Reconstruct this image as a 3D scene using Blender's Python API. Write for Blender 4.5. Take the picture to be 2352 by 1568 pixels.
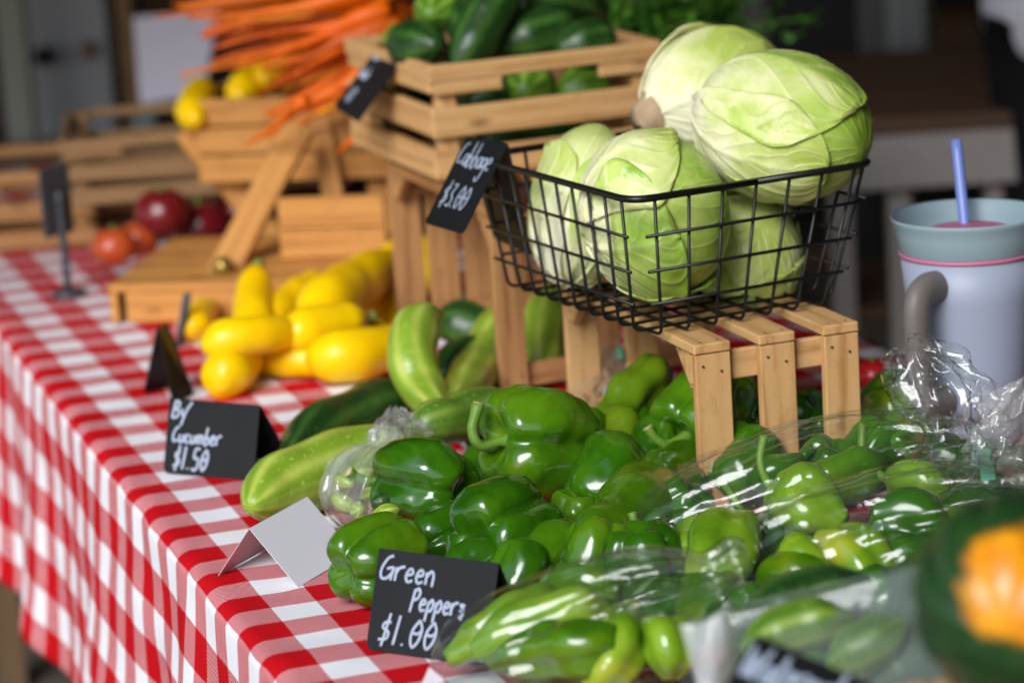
import bpy, bmesh, math, random
from mathutils import Vector, Matrix, noise

for o in list(bpy.data.objects):
    bpy.data.objects.remove(o)
scene = bpy.context.scene
COL = scene.collection
R = math.radians

# ------------------------------------------------------------------ camera
CAM = Vector((-0.4937, -2.3073, 0.7450))
YAW, PITCH, ROLL = 0.309, 0.231, -0.064
CW = Vector((math.sin(YAW) * math.cos(PITCH), math.cos(YAW) * math.cos(PITCH), -math.sin(PITCH)))
_r = Vector((math.cos(YAW), -math.sin(YAW), 0))
_u = _r.cross(CW)
CR = math.cos(ROLL) * _r + math.sin(ROLL) * _u
CU = -math.sin(ROLL) * _r + math.cos(ROLL) * _u
cam_d = bpy.data.cameras.new('camera')
cam = bpy.data.objects.new('camera', cam_d)
COL.objects.link(cam)
M = Matrix.Identity(4)
for i in range(3):
    M[i][0], M[i][1], M[i][2], M[i][3] = CR[i], CU[i], -CW[i], CAM[i]
cam.matrix_world = M
cam_d.sensor_width = 36
cam_d.lens = 103.81
cam_d.clip_start = 0.05
cam_d.clip_end = 400
cam_d.dof.use_dof = True
cam_d.dof.focus_distance = 2.43
cam_d.dof.aperture_fstop = 3.9
scene.camera = cam

# ------------------------------------------------------------------ world, sun, exposure
world = bpy.data.worlds.new('World')
scene.world = world
world.use_nodes = True
wn = world.node_tree
bg = wn.nodes['Background']
sky = wn.nodes.new('ShaderNodeTexSky')
sky.sky_type = 'NISHITA'
sky.sun_disc = False
SUN_DIR = Vector((-0.62, -0.70, 0.66)).normalized()      # towards the sun
sky.sun_elevation = math.asin(SUN_DIR.z)
sky.sun_rotation = math.atan2(SUN_DIR.x, SUN_DIR.y)
sky.air_density = 1.0
sky.dust_density = 1.0
sky.ozone_density = 1.0
wn.links.new(sky.outputs[0], bg.inputs[0])
bg.inputs[1].default_value = 0.075
sun_d = bpy.data.lights.new('sun', 'SUN')
sun_d.energy = 1.5
sun_d.angle = R(28)
sun_d.color = (0.98, 0.98, 1.0)
sun = bpy.data.objects.new('sun', sun_d)
COL.objects.link(sun)
sun.rotation_euler = SUN_DIR.to_track_quat('Z', 'Y').to_euler()
scene.view_settings.view_transform = 'Standard'
scene.view_settings.look = 'None'
scene.view_settings.gamma = 1
scene.view_settings.exposure = 1.25
scene.render.engine = 'CYCLES'
scene.cycles.use_denoising = True
scene.cycles.max_bounces = 10
scene.cycles.transparent_max_bounces = 24
scene.cycles.caustics_reflective = False
scene.cycles.caustics_refractive = False

# ------------------------------------------------------------------ helpers
KD = 7208.9 / (2500 / 2352)


def ray(px, py):
    return CW + CR * ((px - 1176) / KD) - CU * ((py - 784) / KD)


def P(px, py, z=0.0):
    d = ray(px, py)
    return CAM + d * ((z - CAM.z) / d.z)


def D(px, py, dep):
    return CAM + ray(px, py) * dep


def cdir(a, b, c):
    """direction given as right / up / towards the camera"""
    return (CR * a + CU * b - CW * c).normalized()


def link(o, parent=None):
    COL.objects.link(o)
    if parent is not None:
        o.parent = parent
    return o


def tag(o, label, cat, group=None):
    o['label'] = label
    o['category'] = cat
    if group:
        o['group'] = group
    return o


def thing(name, label, cat, loc=(0, 0, 0), group=None):
    o = bpy.data.objects.new(name, None)
    o.empty_display_size = 0.02
    o.location = loc
    link(o)
    return tag(o, label, cat, group)


def rootloc(parent):
    return Vector(parent.location) if parent is not None else Vector((0, 0, 0))


def full_loc(p):
    v = Vector((0, 0, 0))
    while p is not None:
        v += Vector(p.location)
        p = p.parent
    return v


def mesh(name, verts, faces, mat, parent=None, uv=None, smooth=True, solid=0, origin=None):
    """verts in world space; parents carry only translations"""
    off = full_loc(parent)
    org = Vector(origin) if origin is not None else Vector((0, 0, 0))
    if origin is not None:
        off = org
    me = bpy.data.meshes.new(name)
    me.from_pydata([(v[0] - off[0], v[1] - off[1], v[2] - off[2]) for v in verts], [], faces)
    if uv:
        l = me.uv_layers.new(name='UVMap')
        for poly in me.polygons:
            for li in poly.loop_indices:
                l.data[li].uv = uv[me.loops[li].vertex_index]
    if smooth:
        me.polygons.foreach_set('use_smooth', [True] * len(me.polygons))
    me.update()
    if mat:
        me.materials.append(mat)
    o = bpy.data.objects.new(name, me)
    link(o, parent)
    if origin is not None:
        o.location = org - full_loc(parent)
    if solid:
        m = o.modifiers.new('thickness', 'SOLIDIFY')
        m.thickness = solid
        m.offset = 0
    return o


def grid_faces(nu, nv, wrap_u=False):
    f = []
    for j in range(nv - 1):
        for i in range(nu - (0 if wrap_u else 1)):
            a = j * nu + i
            b = j * nu + (i + 1) % nu
            f.append((a, b, b + nu, a + nu))
    return f


def catmull(pts, n):
    pts = [Vector(p) for p in pts]
    if len(pts) == 2:
        return [pts[0].lerp(pts[1], i / (n - 1)) for i in range(n)]
    q = [2 * pts[0] - pts[1]] + pts + [2 * pts[-1] - pts[-2]]
    out = []
    m = len(pts) - 1
    for i in range(n):
        t = i / (n - 1) * m
        k = min(int(t), m - 1)
        s = t - k
        a, b, c, d = q[k], q[k + 1], q[k + 2], q[k + 3]
        out.append(0.5 * ((2 * b) + (c - a) * s + (2 * a - 5 * b + 4 * c - d) * s * s + (3 * b - a - 3 * c + d) * s ** 3))
    return out


def lerp_list(vals, t):
    x = t * (len(vals) - 1)
    k = min(int(x), len(vals) - 2)
    s = x - k
    if len(vals) < 4:
        return vals[k] * (1 - s) + vals[k + 1] * s
    a = vals[k - 1] if k > 0 else 2 * vals[0] - vals[1]
    b, c = vals[k], vals[k + 1]
    d = vals[k + 2] if k + 2 < len(vals) else 2 * vals[-1] - vals[-2]
    r = 0.5 * (2 * b + (c - a) * s + (2 * a - 5 * b + 4 * c - d) * s * s + (3 * b - a - 3 * c + d) * s ** 3)
    return max(r, min(vals)) if min(vals) >= 0 else r


def tube(pts, rad, n=24, seg=16, lobe=None, seed=0, rough=0.0, flat=None, smoothpath=True):
    """verts, faces, uv of a closed tube; rad is a list of radii along the path"""
    path = catmull(pts, n) if smoothpath else [Vector(p) for p in pts]
    n = len(path)
    tans = []
    for i in range(n):
        a = path[max(i - 1, 0)]
        b = path[min(i + 1, n - 1)]
        tans.append((b - a).normalized())
    up = Vector((0, 0, 1)) if abs(tans[0].z) < 0.9 else Vector((1, 0, 0))
    nrm = tans[0].cross(up).normalized()
    V, U = [], []
    for i in range(n):
        t = tans[i]
        nrm = (nrm - t * nrm.dot(t)).normalized()
        bn = t.cross(nrm)
        r = lerp_list(rad, i / (n - 1)) if len(rad) > 1 else rad[0]
        for k in range(seg):
            th = 2 * math.pi * k / seg
            rr = r
            if lobe:
                rr *= 1 - lobe[1] * (1 - abs(math.cos(lobe[0] * th / 2 + seed)))
            ca, sa = math.cos(th), math.sin(th)
            if flat:
                sa *= flat
            p = path[i] + (nrm * ca + bn * sa) * rr
            if rough:
                p += (nrm * ca + bn * sa) * rough * noise.noise(p * (0.5 / max(rad)) * 1.6 + Vector((seed * 7.3, 1, 2)))
            V.append(p)
            U.append((k / seg, i / (n - 1)))
    F = grid_faces(seg, n, True)
    F.append(tuple(range(seg))[::-1])
    F.append(tuple(range((n - 1) * seg, n * seg)))
    return V, F, U


def basis(axis, roll=0.0):
    z = Vector(axis).normalized()
    up = Vector((0, 0, 1)) if abs(z.z) < 0.95 else Vector((1, 0, 0))
    x = up.cross(z).normalized()
    y = z.cross(x)
    c, s = math.cos(roll), math.sin(roll)
    return x * c + y * s, -x * s + y * c, z


def board(name, c, ex, ey, size, mat, parent=None, bevel=0.0012, kind=None):
    """a plank: local X is its length, so the grain runs along it"""
    ex = Vector(ex).normalized()
    ey = Vector(ey)
    ey = (ey - ex * ey.dot(ex)).normalized()
    ez = ex.cross(ey)
    me = bpy.data.meshes.new(name)
    bm = bmesh.new()
    bmesh.ops.create_cube(bm, size=1)
    for v in bm.verts:
        v.co = Vector((v.co.x * size[0], v.co.y * size[1], v.co.z * size[2]))
    if bevel:
        bmesh.ops.bevel(bm, geom=bm.edges[:], offset=min(bevel, min(size) * 0.3), segments=1, affect='EDGES')
    bm.to_mesh(me)
    bm.free()
    me.materials.append(mat)
    o = bpy.data.objects.new(name, me)
    link(o, parent)
    off = Vector(c) - full_loc(parent)
    m = Matrix.Identity(4)
    for i in range(3):
        m[i][0], m[i][1], m[i][2], m[i][3] = ex[i], ey[i], ez[i], off[i]
    o.matrix_local = m
    return o


def prism(name, tri, mat, parent):
    """triangular block from two triangles (lists of three points)"""
    V = list(tri[0]) + list(tri[1])
    F = [(0, 2, 1), (3, 4, 5), (0, 1, 4, 3), (1, 2, 5, 4), (2, 0, 3, 5)]
    return mesh(name, V, F, mat, parent, smooth=False, origin=sum((Vector(v) for v in V), Vector()) / 6)


# ------------------------------------------------------------------ materials
class NT:
    def __init__(s, name):
        s.m = bpy.data.materials.new(name)
        s.m.use_nodes = True
        s.t = s.m.node_tree
        s.b = s.t.nodes['Principled BSDF']
        s.out = s.t.nodes['Material Output']

    def n(s, typ, **kw):
        x = s.t.nodes.new('ShaderNode' + typ)
        for k, v in kw.items():
            setattr(x, k, v)
        return x

    def l(s, a, b):
        s.t.links.new(a, b)

    def val(s, x, sock):
        if isinstance(x, (int, float)):
            sock.default_value = x
        else:
            s.l(x, sock)

    def math(s, op, a, b=None, c=None):
        x = s.n('Math', operation=op)
        s.val(a, x.inputs[0])
        if b is not None:
            s.val(b, x.inputs[1])
        if c is not None:
            s.val(c, x.inputs[2])
        return x.outputs[0]

    def coord(s, which='Object', rnd=0.0):
        tc = s.n('TexCoord')
        v = tc.outputs[which]
        if rnd:
            oi = s.n('ObjectInfo')
            a = s.n('VectorMath', operation='SCALE')
            s.l(oi.outputs['Random'], a.inputs['Scale'])
            a.inputs[0].default_value = (rnd, rnd * 1.7, rnd * 0.6)
            b = s.n('VectorMath', operation='ADD')
            s.l(v, b.inputs[0])
            s.l(a.outputs[0], b.inputs[1])
            v = b.outputs[0]
        return v

    def map(s, v, scale):
        x = s.n('Mapping')
        s.l(v, x.inputs[0])
        x.inputs['Scale'].default_value = scale
        return x.outputs[0]

    def noise(s, v, scale, detail=4, rough=0.5, dist=0.0):
        x = s.n('TexNoise')
        s.l(v, x.inputs['Vector'])
        x.inputs['Scale'].default_value = scale
        x.inputs['Detail'].default_value = detail
        x.inputs['Roughness'].default_value = rough
        x.inputs['Distortion'].default_value = dist
        return x.outputs[0]

    def ramp(s, f, stops):
        x = s.n('ValToRGB')
        s.l(f, x.inputs[0])
        e = x.color_ramp.elements
        while len(e) < len(stops):
            e.new(0.5)
        for i, (p, c) in enumerate(stops):
            e[i].position = p
            e[i].color = (*c, 1) if len(c) == 3 else c
        return x.outputs[0]

    def mix(s, f, a, b, mode='MIX'):
        x = s.n('Mix', data_type='RGBA', blend_type=mode)
        s.val(f, x.inputs[0])
        for q, sock in ((a, x.inputs[6]), (b, x.inputs[7])):
            if isinstance(q, tuple):
                sock.default_value = (*q, 1)
            else:
                s.l(q, sock)
        return x.outputs[2]

    def bump(s, h, strength=0.3, dist=0.002):
        x = s.n('Bump')
        x.inputs['Strength'].default_value = strength
        x.inputs['Distance'].default_value = dist
        s.l(h, x.inputs['Height'])
        s.l(x.outputs[0], s.b.inputs['Normal'])

    def base(s, c):
        if isinstance(c, tuple):
            s.b.inputs['Base Color'].default_value = (*c, 1)
        else:
            s.l(c, s.b.inputs['Base Color'])

    def set(s, **kw):
        for k, v in kw.items():
            k = {'rough': 'Roughness', 'spec': 'Specular IOR Level', 'metal': 'Metallic', 'coat': 'Coat Weight',
                 'coatr': 'Coat Roughness', 'sss': 'Subsurface Weight', 'trans': 'Transmission Weight', 'ior': 'IOR',
                 'sheen': 'Sheen Weight', 'alpha': 'Alpha'}[k]
            s.val(v, s.b.inputs[k])
        return s


def m_plain(name, c, rough=0.5, spec=0.5, metal=0.0, var=0.12, scale=30, bump=0.0):
    s = NT(name)
    v = s.coord('Object', 3)
    n = s.noise(v, scale, 4)
    s.base(s.mix(n, tuple(x * (1 - var) for x in c), tuple(min(1, x * (1 + var)) for x in c)))
    s.set(rough=rough, spec=spec, metal=metal)
    if bump:
        s.bump(s.noise(v, scale * 6, 3), bump, 0.001)
    return s.m


def m_wood(name, light, dark, scale=1.0, rough=0.6):
    s = NT(name)
    v = s.coord('Object', 9)
    a = s.map(v, (3 * scale, 34 * scale, 34 * scale))
    n1 = s.noise(a, 2.0, 6, 0.6, 1.2)
    b = s.map(v, (1.2 * scale, 13 * scale, 13 * scale))
    w = s.n('TexWave', wave_type='BANDS', bands_direction='Y')
    s.l(b, w.inputs[0])
    w.inputs['Scale'].default_value = 1.3
    w.inputs['Distortion'].default_value = 9
    w.inputs['Detail'].default_value = 3
    w.inputs['Detail Scale'].default_value = 0.8
    f = s.math('ADD', s.math('MULTIPLY', w.outputs[1], 0.30), s.math('MULTIPLY', n1, 0.62))
    big = s.noise(s.map(v, (6, 14, 14)), 3, 3)
    col = s.ramp(f, [(0.20, dark), (0.40, tuple(l * 0.78 + d * 0.22 for l, d in zip(light, dark))), (0.75, light)])
    col = s.mix(s.math('MULTIPLY', big, 0.45), col, tuple(d * 0.9 + l * 0.25 for l, d in zip(light, dark)))
    fine = s.noise(s.map(v, (30, 420, 420)), 3, 3)
    col = s.mix(s.math('MULTIPLY', fine, 0.22), col, dark)
    kn = s.n('TexVoronoi')
    s.l(s.map(v, (9, 22, 22)), kn.inputs['Vector'])
    kn.inputs['Scale'].default_value = 1.0
    km = s.ramp(kn.outputs['Distance'], [(0.05, (1, 1, 1)), (0.16, (0, 0, 0))])
    col = s.mix(s.math('MULTIPLY', km, 0.75), col, tuple(d * 0.45 for d in dark))
    smud = s.ramp(s.noise(v, 38, 5, 0.7), [(0.55, (0, 0, 0)), (0.75, (1, 1, 1))])
    col = s.mix(s.math('MULTIPLY', smud, 0.35), col, tuple(d * 0.7 for d in dark))
    s.base(col)
    s.set(rough=rough, spec=0.3)
    s.bump(s.math('ADD', n1, fine), 0.25, 0.0012)
    return s.m


W_PALE = m_wood('pale_pine_wood', (0.66, 0.42, 0.185), (0.35, 0.16, 0.045))
W_MID = m_wood('brown_pine_wood', (0.50, 0.27, 0.105), (0.21, 0.085, 0.025))
W_STAND = m_wood('honey_wood', (0.64, 0.32, 0.085), (0.36, 0.14, 0.028))
W_DARK = m_wood('dark_brown_wood', (0.14, 0.075, 0.032), (0.05, 0.025, 0.01))
W_DULL = m_wood('dull_tan_wood', (0.38, 0.23, 0.105), (0.17, 0.085, 0.035))


def m_gingham(sq):
    s = NT('red_white_gingham')
    tc = s.n('TexCoord')
    sep = s.n('SeparateXYZ')
    s.l(tc.outputs['UV'], sep.inputs[0])
    u, v = sep.outputs[0], sep.outputs[1]
    us, vs = s.math('DIVIDE', u, sq), s.math('DIVIDE', v, sq)
    a = s.math('FLOORED_MODULO', s.math('FLOOR', us), 2.0)       # 1 = red warp
    b = s.math('SUBTRACT', 1.0, s.math('FLOORED_MODULO', s.math('FLOOR', vs), 2.0))
    tot = s.math('ADD', a, b)
    st = s.math('FRACT', s.math('MULTIPLY', s.math('ADD', us, vs), 11.0))
    tw = s.math('GREATER_THAN', st, 0.24)
    half = s.math('COMPARE', tot, 1.0, 0.1)
    full = s.math('GREATER_THAN', tot, 1.5)
    f = s.math('ADD', s.math('MULTIPLY', half, tw), full)
    cn = s.noise(tc.outputs['UV'], 14, 4)
    red = s.ramp(cn, [(0.3, (0.46, 0.002, 0.006)), (0.7, (0.56, 0.003, 0.009))])
    wht = s.ramp(cn, [(0.3, (0.76, 0.76, 0.80)), (0.7, (0.84, 0.84, 0.87))])
    s.base(s.mix(f, wht, red))
    s.set(rough=0.85, spec=0.12)
    th = s.math('SINE', s.math('MULTIPLY', s.math('ADD', us, vs), 2 * math.pi * 11))
    s.bump(s.math('ADD', s.math('MULTIPLY', th, 0.2), s.noise(tc.outputs['UV'], 60, 5)), 0.25, 0.0008)
    return s.m


def m_pepper(name, c0, c1, c2):
    s = NT(name)
    v = s.coord('Object', 5)
    n = s.noise(v, 22, 3, 0.5, 0.4)
    col = s.ramp(n, [(0.30, c0), (0.52, c1), (0.78, c2)])
    sp = s.noise(v, 260, 2)
    col = s.mix(s.math('MULTIPLY', sp, 0.25), col, c2)
    yl = s.ramp(s.noise(v, 13, 3, 0.55, 0.8), [(0.58, (0, 0, 0)), (0.74, (1, 1, 1))])
    col = s.mix(s.math('MULTIPLY', yl, 0.55), col, (c2[0] * 1.9, c2[1] * 1.15, c2[2]))
    sc = s.n('TexVoronoi')
    s.l(v, sc.inputs['Vector'])
    sc.inputs['Scale'].default_value = 70
    scm = s.math('LESS_THAN', sc.outputs['Distance'], s.math('MULTIPLY', s.math('GREATER_THAN', s.noise(v, 18, 2), 0.60), 0.10))
    col = s.mix(s.math('MULTIPLY', scm, 0.7), col, (0.16, 0.13, 0.05))
    s.base(col)
    s.set(rough=s.math('MULTIPLY_ADD', s.noise(v, 60, 3), 0.20, 0.07), spec=0.5, coat=0.15, coatr=0.05, sss=0.03)
    s.b.inputs['Subsurface Radius'].default_value = (0.004, 0.008, 0.002)
    s.bump(s.noise(v, 55, 2), 0.10, 0.002)
    return s.m


PEP_D = m_pepper('dark_green_pepper_skin', (0.008, 0.050, 0.001), (0.020, 0.095, 0.002), (0.055, 0.165, 0.004))
PEP_M = m_pepper('green_pepper_skin', (0.020, 0.090, 0.002), (0.048, 0.150, 0.003), (0.115, 0.220, 0.006))
PEP_Y = m_pepper('yellow_green_pepper_skin', (0.045, 0.120, 0.003), (0.105, 0.200, 0.006), (0.20, 0.280, 0.010))
PEP_L = m_pepper('light_green_pepper_skin', (0.060, 0.170, 0.004), (0.125, 0.260, 0.008), (0.240, 0.370, 0.025))
STEM = m_plain('green_stem', (0.115, 0.230, 0.022), 0.5, var=0.35, scale=60, bump=0.2)
STEM_CUT = m_plain('cut_stem_end', (0.42, 0.38, 0.20), 0.7)


def m_cabbage(name, pale, green, greener):
    """uv.x runs round the head (or across a leaf), uv.y from the stem (0) to the tip (1)"""
    s = NT(name)
    tc = s.n('TexCoord')
    sep = s.n('SeparateXYZ')
    s.l(tc.outputs['UV'], sep.inputs[0])
    u, v = sep.outputs[0], sep.outputs[1]
    ov = s.coord('Object', 4)
    wob = s.math('MULTIPLY', s.math('SUBTRACT', s.noise(ov, 16, 3), 0.5), 0.22)
    uu = s.math('ADD', u, wob)
    cell = s.math('SUBTRACT', s.math('FRACT', uu), 0.5)          # one leaf per unit of u
    au = s.math('ABSOLUTE', cell)
    rib = s.math('SUBTRACT', 1.0, s.math('SMOOTH_MIN', 1.0, s.math('DIVIDE', au, s.math('MULTIPLY_ADD', v, -0.06, 0.085)), 0.3))
    ph = s.math('ADD', s.math('MULTIPLY', v, 5.0), s.math('ADD', s.math('MULTIPLY', au, -7.0), s.math('MULTIPLY', wob, 7.0)))
    tri = s.math('ABSOLUTE', s.math('SUBTRACT', s.math('FRACT', ph), 0.5))
    vein = s.math('POWER', s.math('MULTIPLY', tri, 2.0), 5.0)
    ph2 = s.math('ADD', s.math('MULTIPLY', v, 16.0), s.math('ADD', s.math('MULTIPLY', au, 17.0), s.math('MULTIPLY', wob, 16.0)))
    tri2 = s.math('ABSOLUTE', s.math('SUBTRACT', s.math('FRACT', ph2), 0.5))
    rib = s.math('MULTIPLY', rib, s.math('SUBTRACT', 1.0, s.math('POWER', v, 3.0)))
    vein2 = s.math('MULTIPLY', s.math('POWER', s.math('MULTIPLY', tri2, 2.0), 8.0), 0.12)
    vv = s.math('MAXIMUM', s.math('MAXIMUM', rib, s.math('MULTIPLY', vein, 0.75)), vein2)
    g = s.math('ADD', s.math('MULTIPLY', s.noise(ov, 13, 5, 0.6, 0.6), 1.15), s.math('MULTIPLY_ADD', v, 0.55, -0.39))
    col = s.ramp(g, [(0.30, pale), (0.50, green), (0.74, greener)])
    col = s.mix(s.math('MULTIPLY', vv, 0.20), col, tuple(min(0.9, x * 1.10 + 0.03) for x in pale))
    mg = s.math('MULTIPLY', s.math('GREATER_THAN', s.math('ADD', v, s.math('MULTIPLY', s.noise(ov, 60, 3), 0.06)), 1.0), s.math('GREATER_THAN', s.noise(ov, 25, 3), 0.5))
    col = s.mix(s.math('MULTIPLY', mg, 0.5), col, (0.20, 0.17, 0.05))
    dots = s.n('TexVoronoi')
    s.l(ov, dots.inputs['Vector'])
    dots.inputs['Scale'].default_value = 55
    dm = s.math('LESS_THAN', dots.outputs['Distance'], s.math('MULTIPLY', s.math('GREATER_THAN', s.noise(ov, 9, 2), 0.60), 0.09))
    col = s.mix(s.math('MULTIPLY', dm, 0.6), col, (0.10, 0.07, 0.02))
    s.base(col)
    s.set(rough=0.36, spec=0.42, sss=0.22)
    s.b.inputs['Subsurface Radius'].default_value = (0.010, 0.012, 0.004)
    s.bump(s.math('ADD', s.math('MULTIPLY', vv, 0.8), s.math('MULTIPLY', s.noise(ov, 30, 4), 1.3)), 0.36, 0.0034)
    return s.m


CAB_A = m_cabbage('cabbage_leaf_green', (0.74, 0.76, 0.42), (0.50, 0.63, 0.15), (0.24, 0.42, 0.03))
CAB_B = m_cabbage('cabbage_leaf_pale', (0.80, 0.78, 0.54), (0.64, 0.68, 0.30), (0.42, 0.53, 0.10))
CAB_STEM = m_plain('cut_cabbage_stem', (0.38, 0.27, 0.16), 0.8, var=0.5, scale=60, bump=0.5)


def m_cuke(name, a, b, stripe, bumpy=0.25, rough=0.35):
    s = NT(name)
    tc = s.n('TexCoord')
    sep = s.n('SeparateXYZ')
    s.l(tc.outputs['UV'], sep.inputs[0])
    ov = s.coord('Object', 6)
    w = s.math('MULTIPLY', s.math('SUBTRACT', s.noise(ov, 12, 3), 0.5), 2.5)
    st = s.math('MULTIPLY_ADD', s.math('SINE', s.math('ADD', s.math('MULTIPLY', sep.outputs[0], 2 * math.pi * 7), w)), 0.5, 0.5)
    f = s.math('MINIMUM', 1.0, s.math('MULTIPLY', s.math('MAXIMUM', s.math('MULTIPLY', s.math('POWER', st, 2.0), s.math('MULTIPLY_ADD', s.noise(ov, 20, 4), 1.8, -0.35)), s.math('MULTIPLY', s.math('GREATER_THAN', s.noise(ov, 240, 2), 0.64), 0.5)), 1.2))
    col = s.mix(s.noise(ov, 15, 4), a, b)
    s.base(s.mix(f, col, stripe))
    s.set(rough=rough, spec=0.4)
    s.bump(s.noise(ov, 90, 3), bumpy, 0.002)
    return s.m


CUKE_L = m_cuke('light_green_cucumber_skin', (0.115, 0.230, 0.012), (0.260, 0.400, 0.030), (0.48, 0.56, 0.10))
CUKE_G = m_cuke('green_cucumber_skin', (0.040, 0.115, 0.008), (0.085, 0.190, 0.014), (0.22, 0.32, 0.05))
CUKE_D = m_cuke('dark_cucumber_skin', (0.006, 0.026, 0.005), (0.016, 0.055, 0.010), (0.05, 0.13, 0.02), 0.6)
CUKE_P = m_cuke('pickling_cucumber_skin', (0.030, 0.095, 0.008), (0.085, 0.220, 0.012), (0.25, 0.42, 0.05), 0.6)
SQUASH = m_plain('yellow_squash_skin', (0.88, 0.56, 0.0), 0.34, 0.3, var=0.10, scale=18)
_s = NT('yellow_squash_skin_blemished')
_v = _s.coord('Object', 4)
_c = _s.ramp(_s.noise(_v, 14, 4), [(0.3, (0.80, 0.47, 0.0)), (0.7, (0.92, 0.62, 0.002))])
_g = _s.ramp(_s.noise(_v, 9, 2), [(0.62, (0, 0, 0)), (0.80, (1, 1, 1))])
_c = _s.mix(_s.math('MULTIPLY', _g, 0.35), _c, (0.45, 0.50, 0.02))
_d = _s.ramp(_s.noise(_v, 85, 4, 0.6), [(0.66, (0, 0, 0)), (0.74, (1, 1, 1))])
_c = _s.mix(_s.math('MULTIPLY', _d, 0.55), _c, (0.30, 0.17, 0.02))
_s.base(_c)
_s.set(rough=0.34, spec=0.32)
_s.bump(_s.noise(_v, 50, 3), 0.15, 0.002)
SQUASH = _s.m
SQ_STEM = m_plain('squash_stem', (0.20, 0.24, 0.05), 0.6, var=0.3)


def m_carrot():
    s = NT('carrot_skin')
    v = s.coord('Object', 8)
    oi = s.n('ObjectInfo')
    col = s.ramp(oi.outputs['Random'], [(0.0, (0.85, 0.17, 0.002)), (0.55, (0.75, 0.12, 0.001)), (0.8, (0.55, 0.08, 0.002)), (1.0, (0.85, 0.32, 0.004))])
    s.base(s.mix(s.math('MULTIPLY', s.noise(v, 60, 4), 0.3), col, (0.35, 0.06, 0.002)))
    s.set(rough=0.5, spec=0.35)
    return s.m


CARROT = m_carrot()
CHALK = m_plain('black_chalkboard', (0.009, 0.010, 0.011), 0.5, 0.22, var=0.25, scale=40)
INK = m_plain('pale_blue_grey_marker', (0.33, 0.39, 0.49), 0.6, 0.3, var=0.2, scale=200)
WIRE = m_plain('black_coated_wire', (0.006, 0.006, 0.006), 0.38, 0.35, var=0.2, scale=80)
PAPER = m_plain('white_paper', (0.66, 0.66, 0.70), 0.8, 0.2, var=0.05, scale=20)
PAPER_PINK = m_plain('pink_tinted_paper', (0.62, 0.42, 0.44), 0.8, 0.2, var=0.05, scale=20)


def m_plastic(name, haze=0.05, tint=(0.96, 0.97, 0.96), rough=0.10, k=1.0, milk=(0.82, 0.84, 0.84)):
    """clear film: mostly see-through, mirror-like where it is seen edge-on, a little milky"""
    s = NT(name)
    t = s.t
    v = s.coord('Object', 3)
    nb = s.n('Bump')
    nb.inputs['Strength'].default_value = 0.42
    nb.inputs['Distance'].default_value = 0.004
    rg = s.math('ABSOLUTE', s.math('SUBTRACT', s.noise(s.map(v, (1.6, 1.0, 0.5)), 22, 2, 0.4, 0.5), 0.5))
    rg2 = s.math('ABSOLUTE', s.math('SUBTRACT', s.noise(s.map(v, (0.6, 1.0, 1.7)), 60, 2, 0.4, 0.3), 0.5))
    h = s.math('ADD', s.math('MULTIPLY', rg, -2.0), s.math('MULTIPLY', rg2, -0.45))
    s.l(h, nb.inputs['Height'])
    lw = s.n('LayerWeight')
    s.l(nb.outputs[0], lw.inputs['Normal'])
    frv = s.math('MULTIPLY_ADD', s.math('POWER', lw.outputs['Facing'], 4.0), 0.85, 0.036)
    tr = s.n('BsdfTransparent')
    tr.inputs[0].default_value = (*tint, 1)
    gl = s.n('BsdfGlossy')
    gl.inputs[0].default_value = (1, 1, 1, 1)
    gl.inputs['Roughness'].default_value = rough
    s.l(nb.outputs[0], gl.inputs['Normal'])
    df = s.n('BsdfDiffuse')
    df.inputs[0].default_value = (*milk, 1)
    m1 = s.n('MixShader')
    m1.inputs[0].default_value = haze
    s.l(tr.outputs[0], m1.inputs[1])
    s.l(df.outputs[0], m1.inputs[2])
    m2 = s.n('MixShader')
    s.l(s.math('MINIMUM', s.math('MULTIPLY', frv, k), 1.0), m2.inputs[0])
    s.l(m1.outputs[0], m2.inputs[1])
    s.l(gl.outputs[0], m2.inputs[2])
    s.l(m2.outputs[0], s.out.inputs[0])
    t.nodes.remove(s.b)
    return s.m


BAG = m_plastic('clear_bag_film', 0.008)
BAG_W = m_plastic('milky_bag_film', 0.10, k=1.0, rough=0.08)
BAG_H = m_plastic('heavy_clear_bag_film', 0.20, rough=0.14, milk=(0.30, 0.36, 0.34))

# ------------------------------------------------------------------ the setting
TABLE_Z = 0.0
FLOOR = -0.75


def struct(o):
    o['kind'] = 'structure'
    return o


sf = NT('packed_earth_floor')
fv = sf.coord('Object')
fcol = sf.ramp(sf.noise(fv, 1.4, 6, 0.6), [(0.3, (0.105, 0.085, 0.066)), (0.7, (0.20, 0.165, 0.13))])
fcol = sf.mix(sf.math('MULTIPLY', sf.noise(fv, 22, 5), 0.5), fcol, (0.085, 0.065, 0.05))
sf.base(fcol)
sf.set(rough=0.85, spec=0.2)
sf.bump(sf.noise(fv, 40, 5), 0.4, 0.01)
gV = []
for j in range(21):
    for i in range(21):
        x, y = -60 + 6.5 * i, -40 + 7.5 * j
        gV.append((x, y, FLOOR + 0.01 * noise.noise(Vector((x, y, 0)))))
struct(mesh('ground', gV, grid_faces(21, 21), sf.m))

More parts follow.
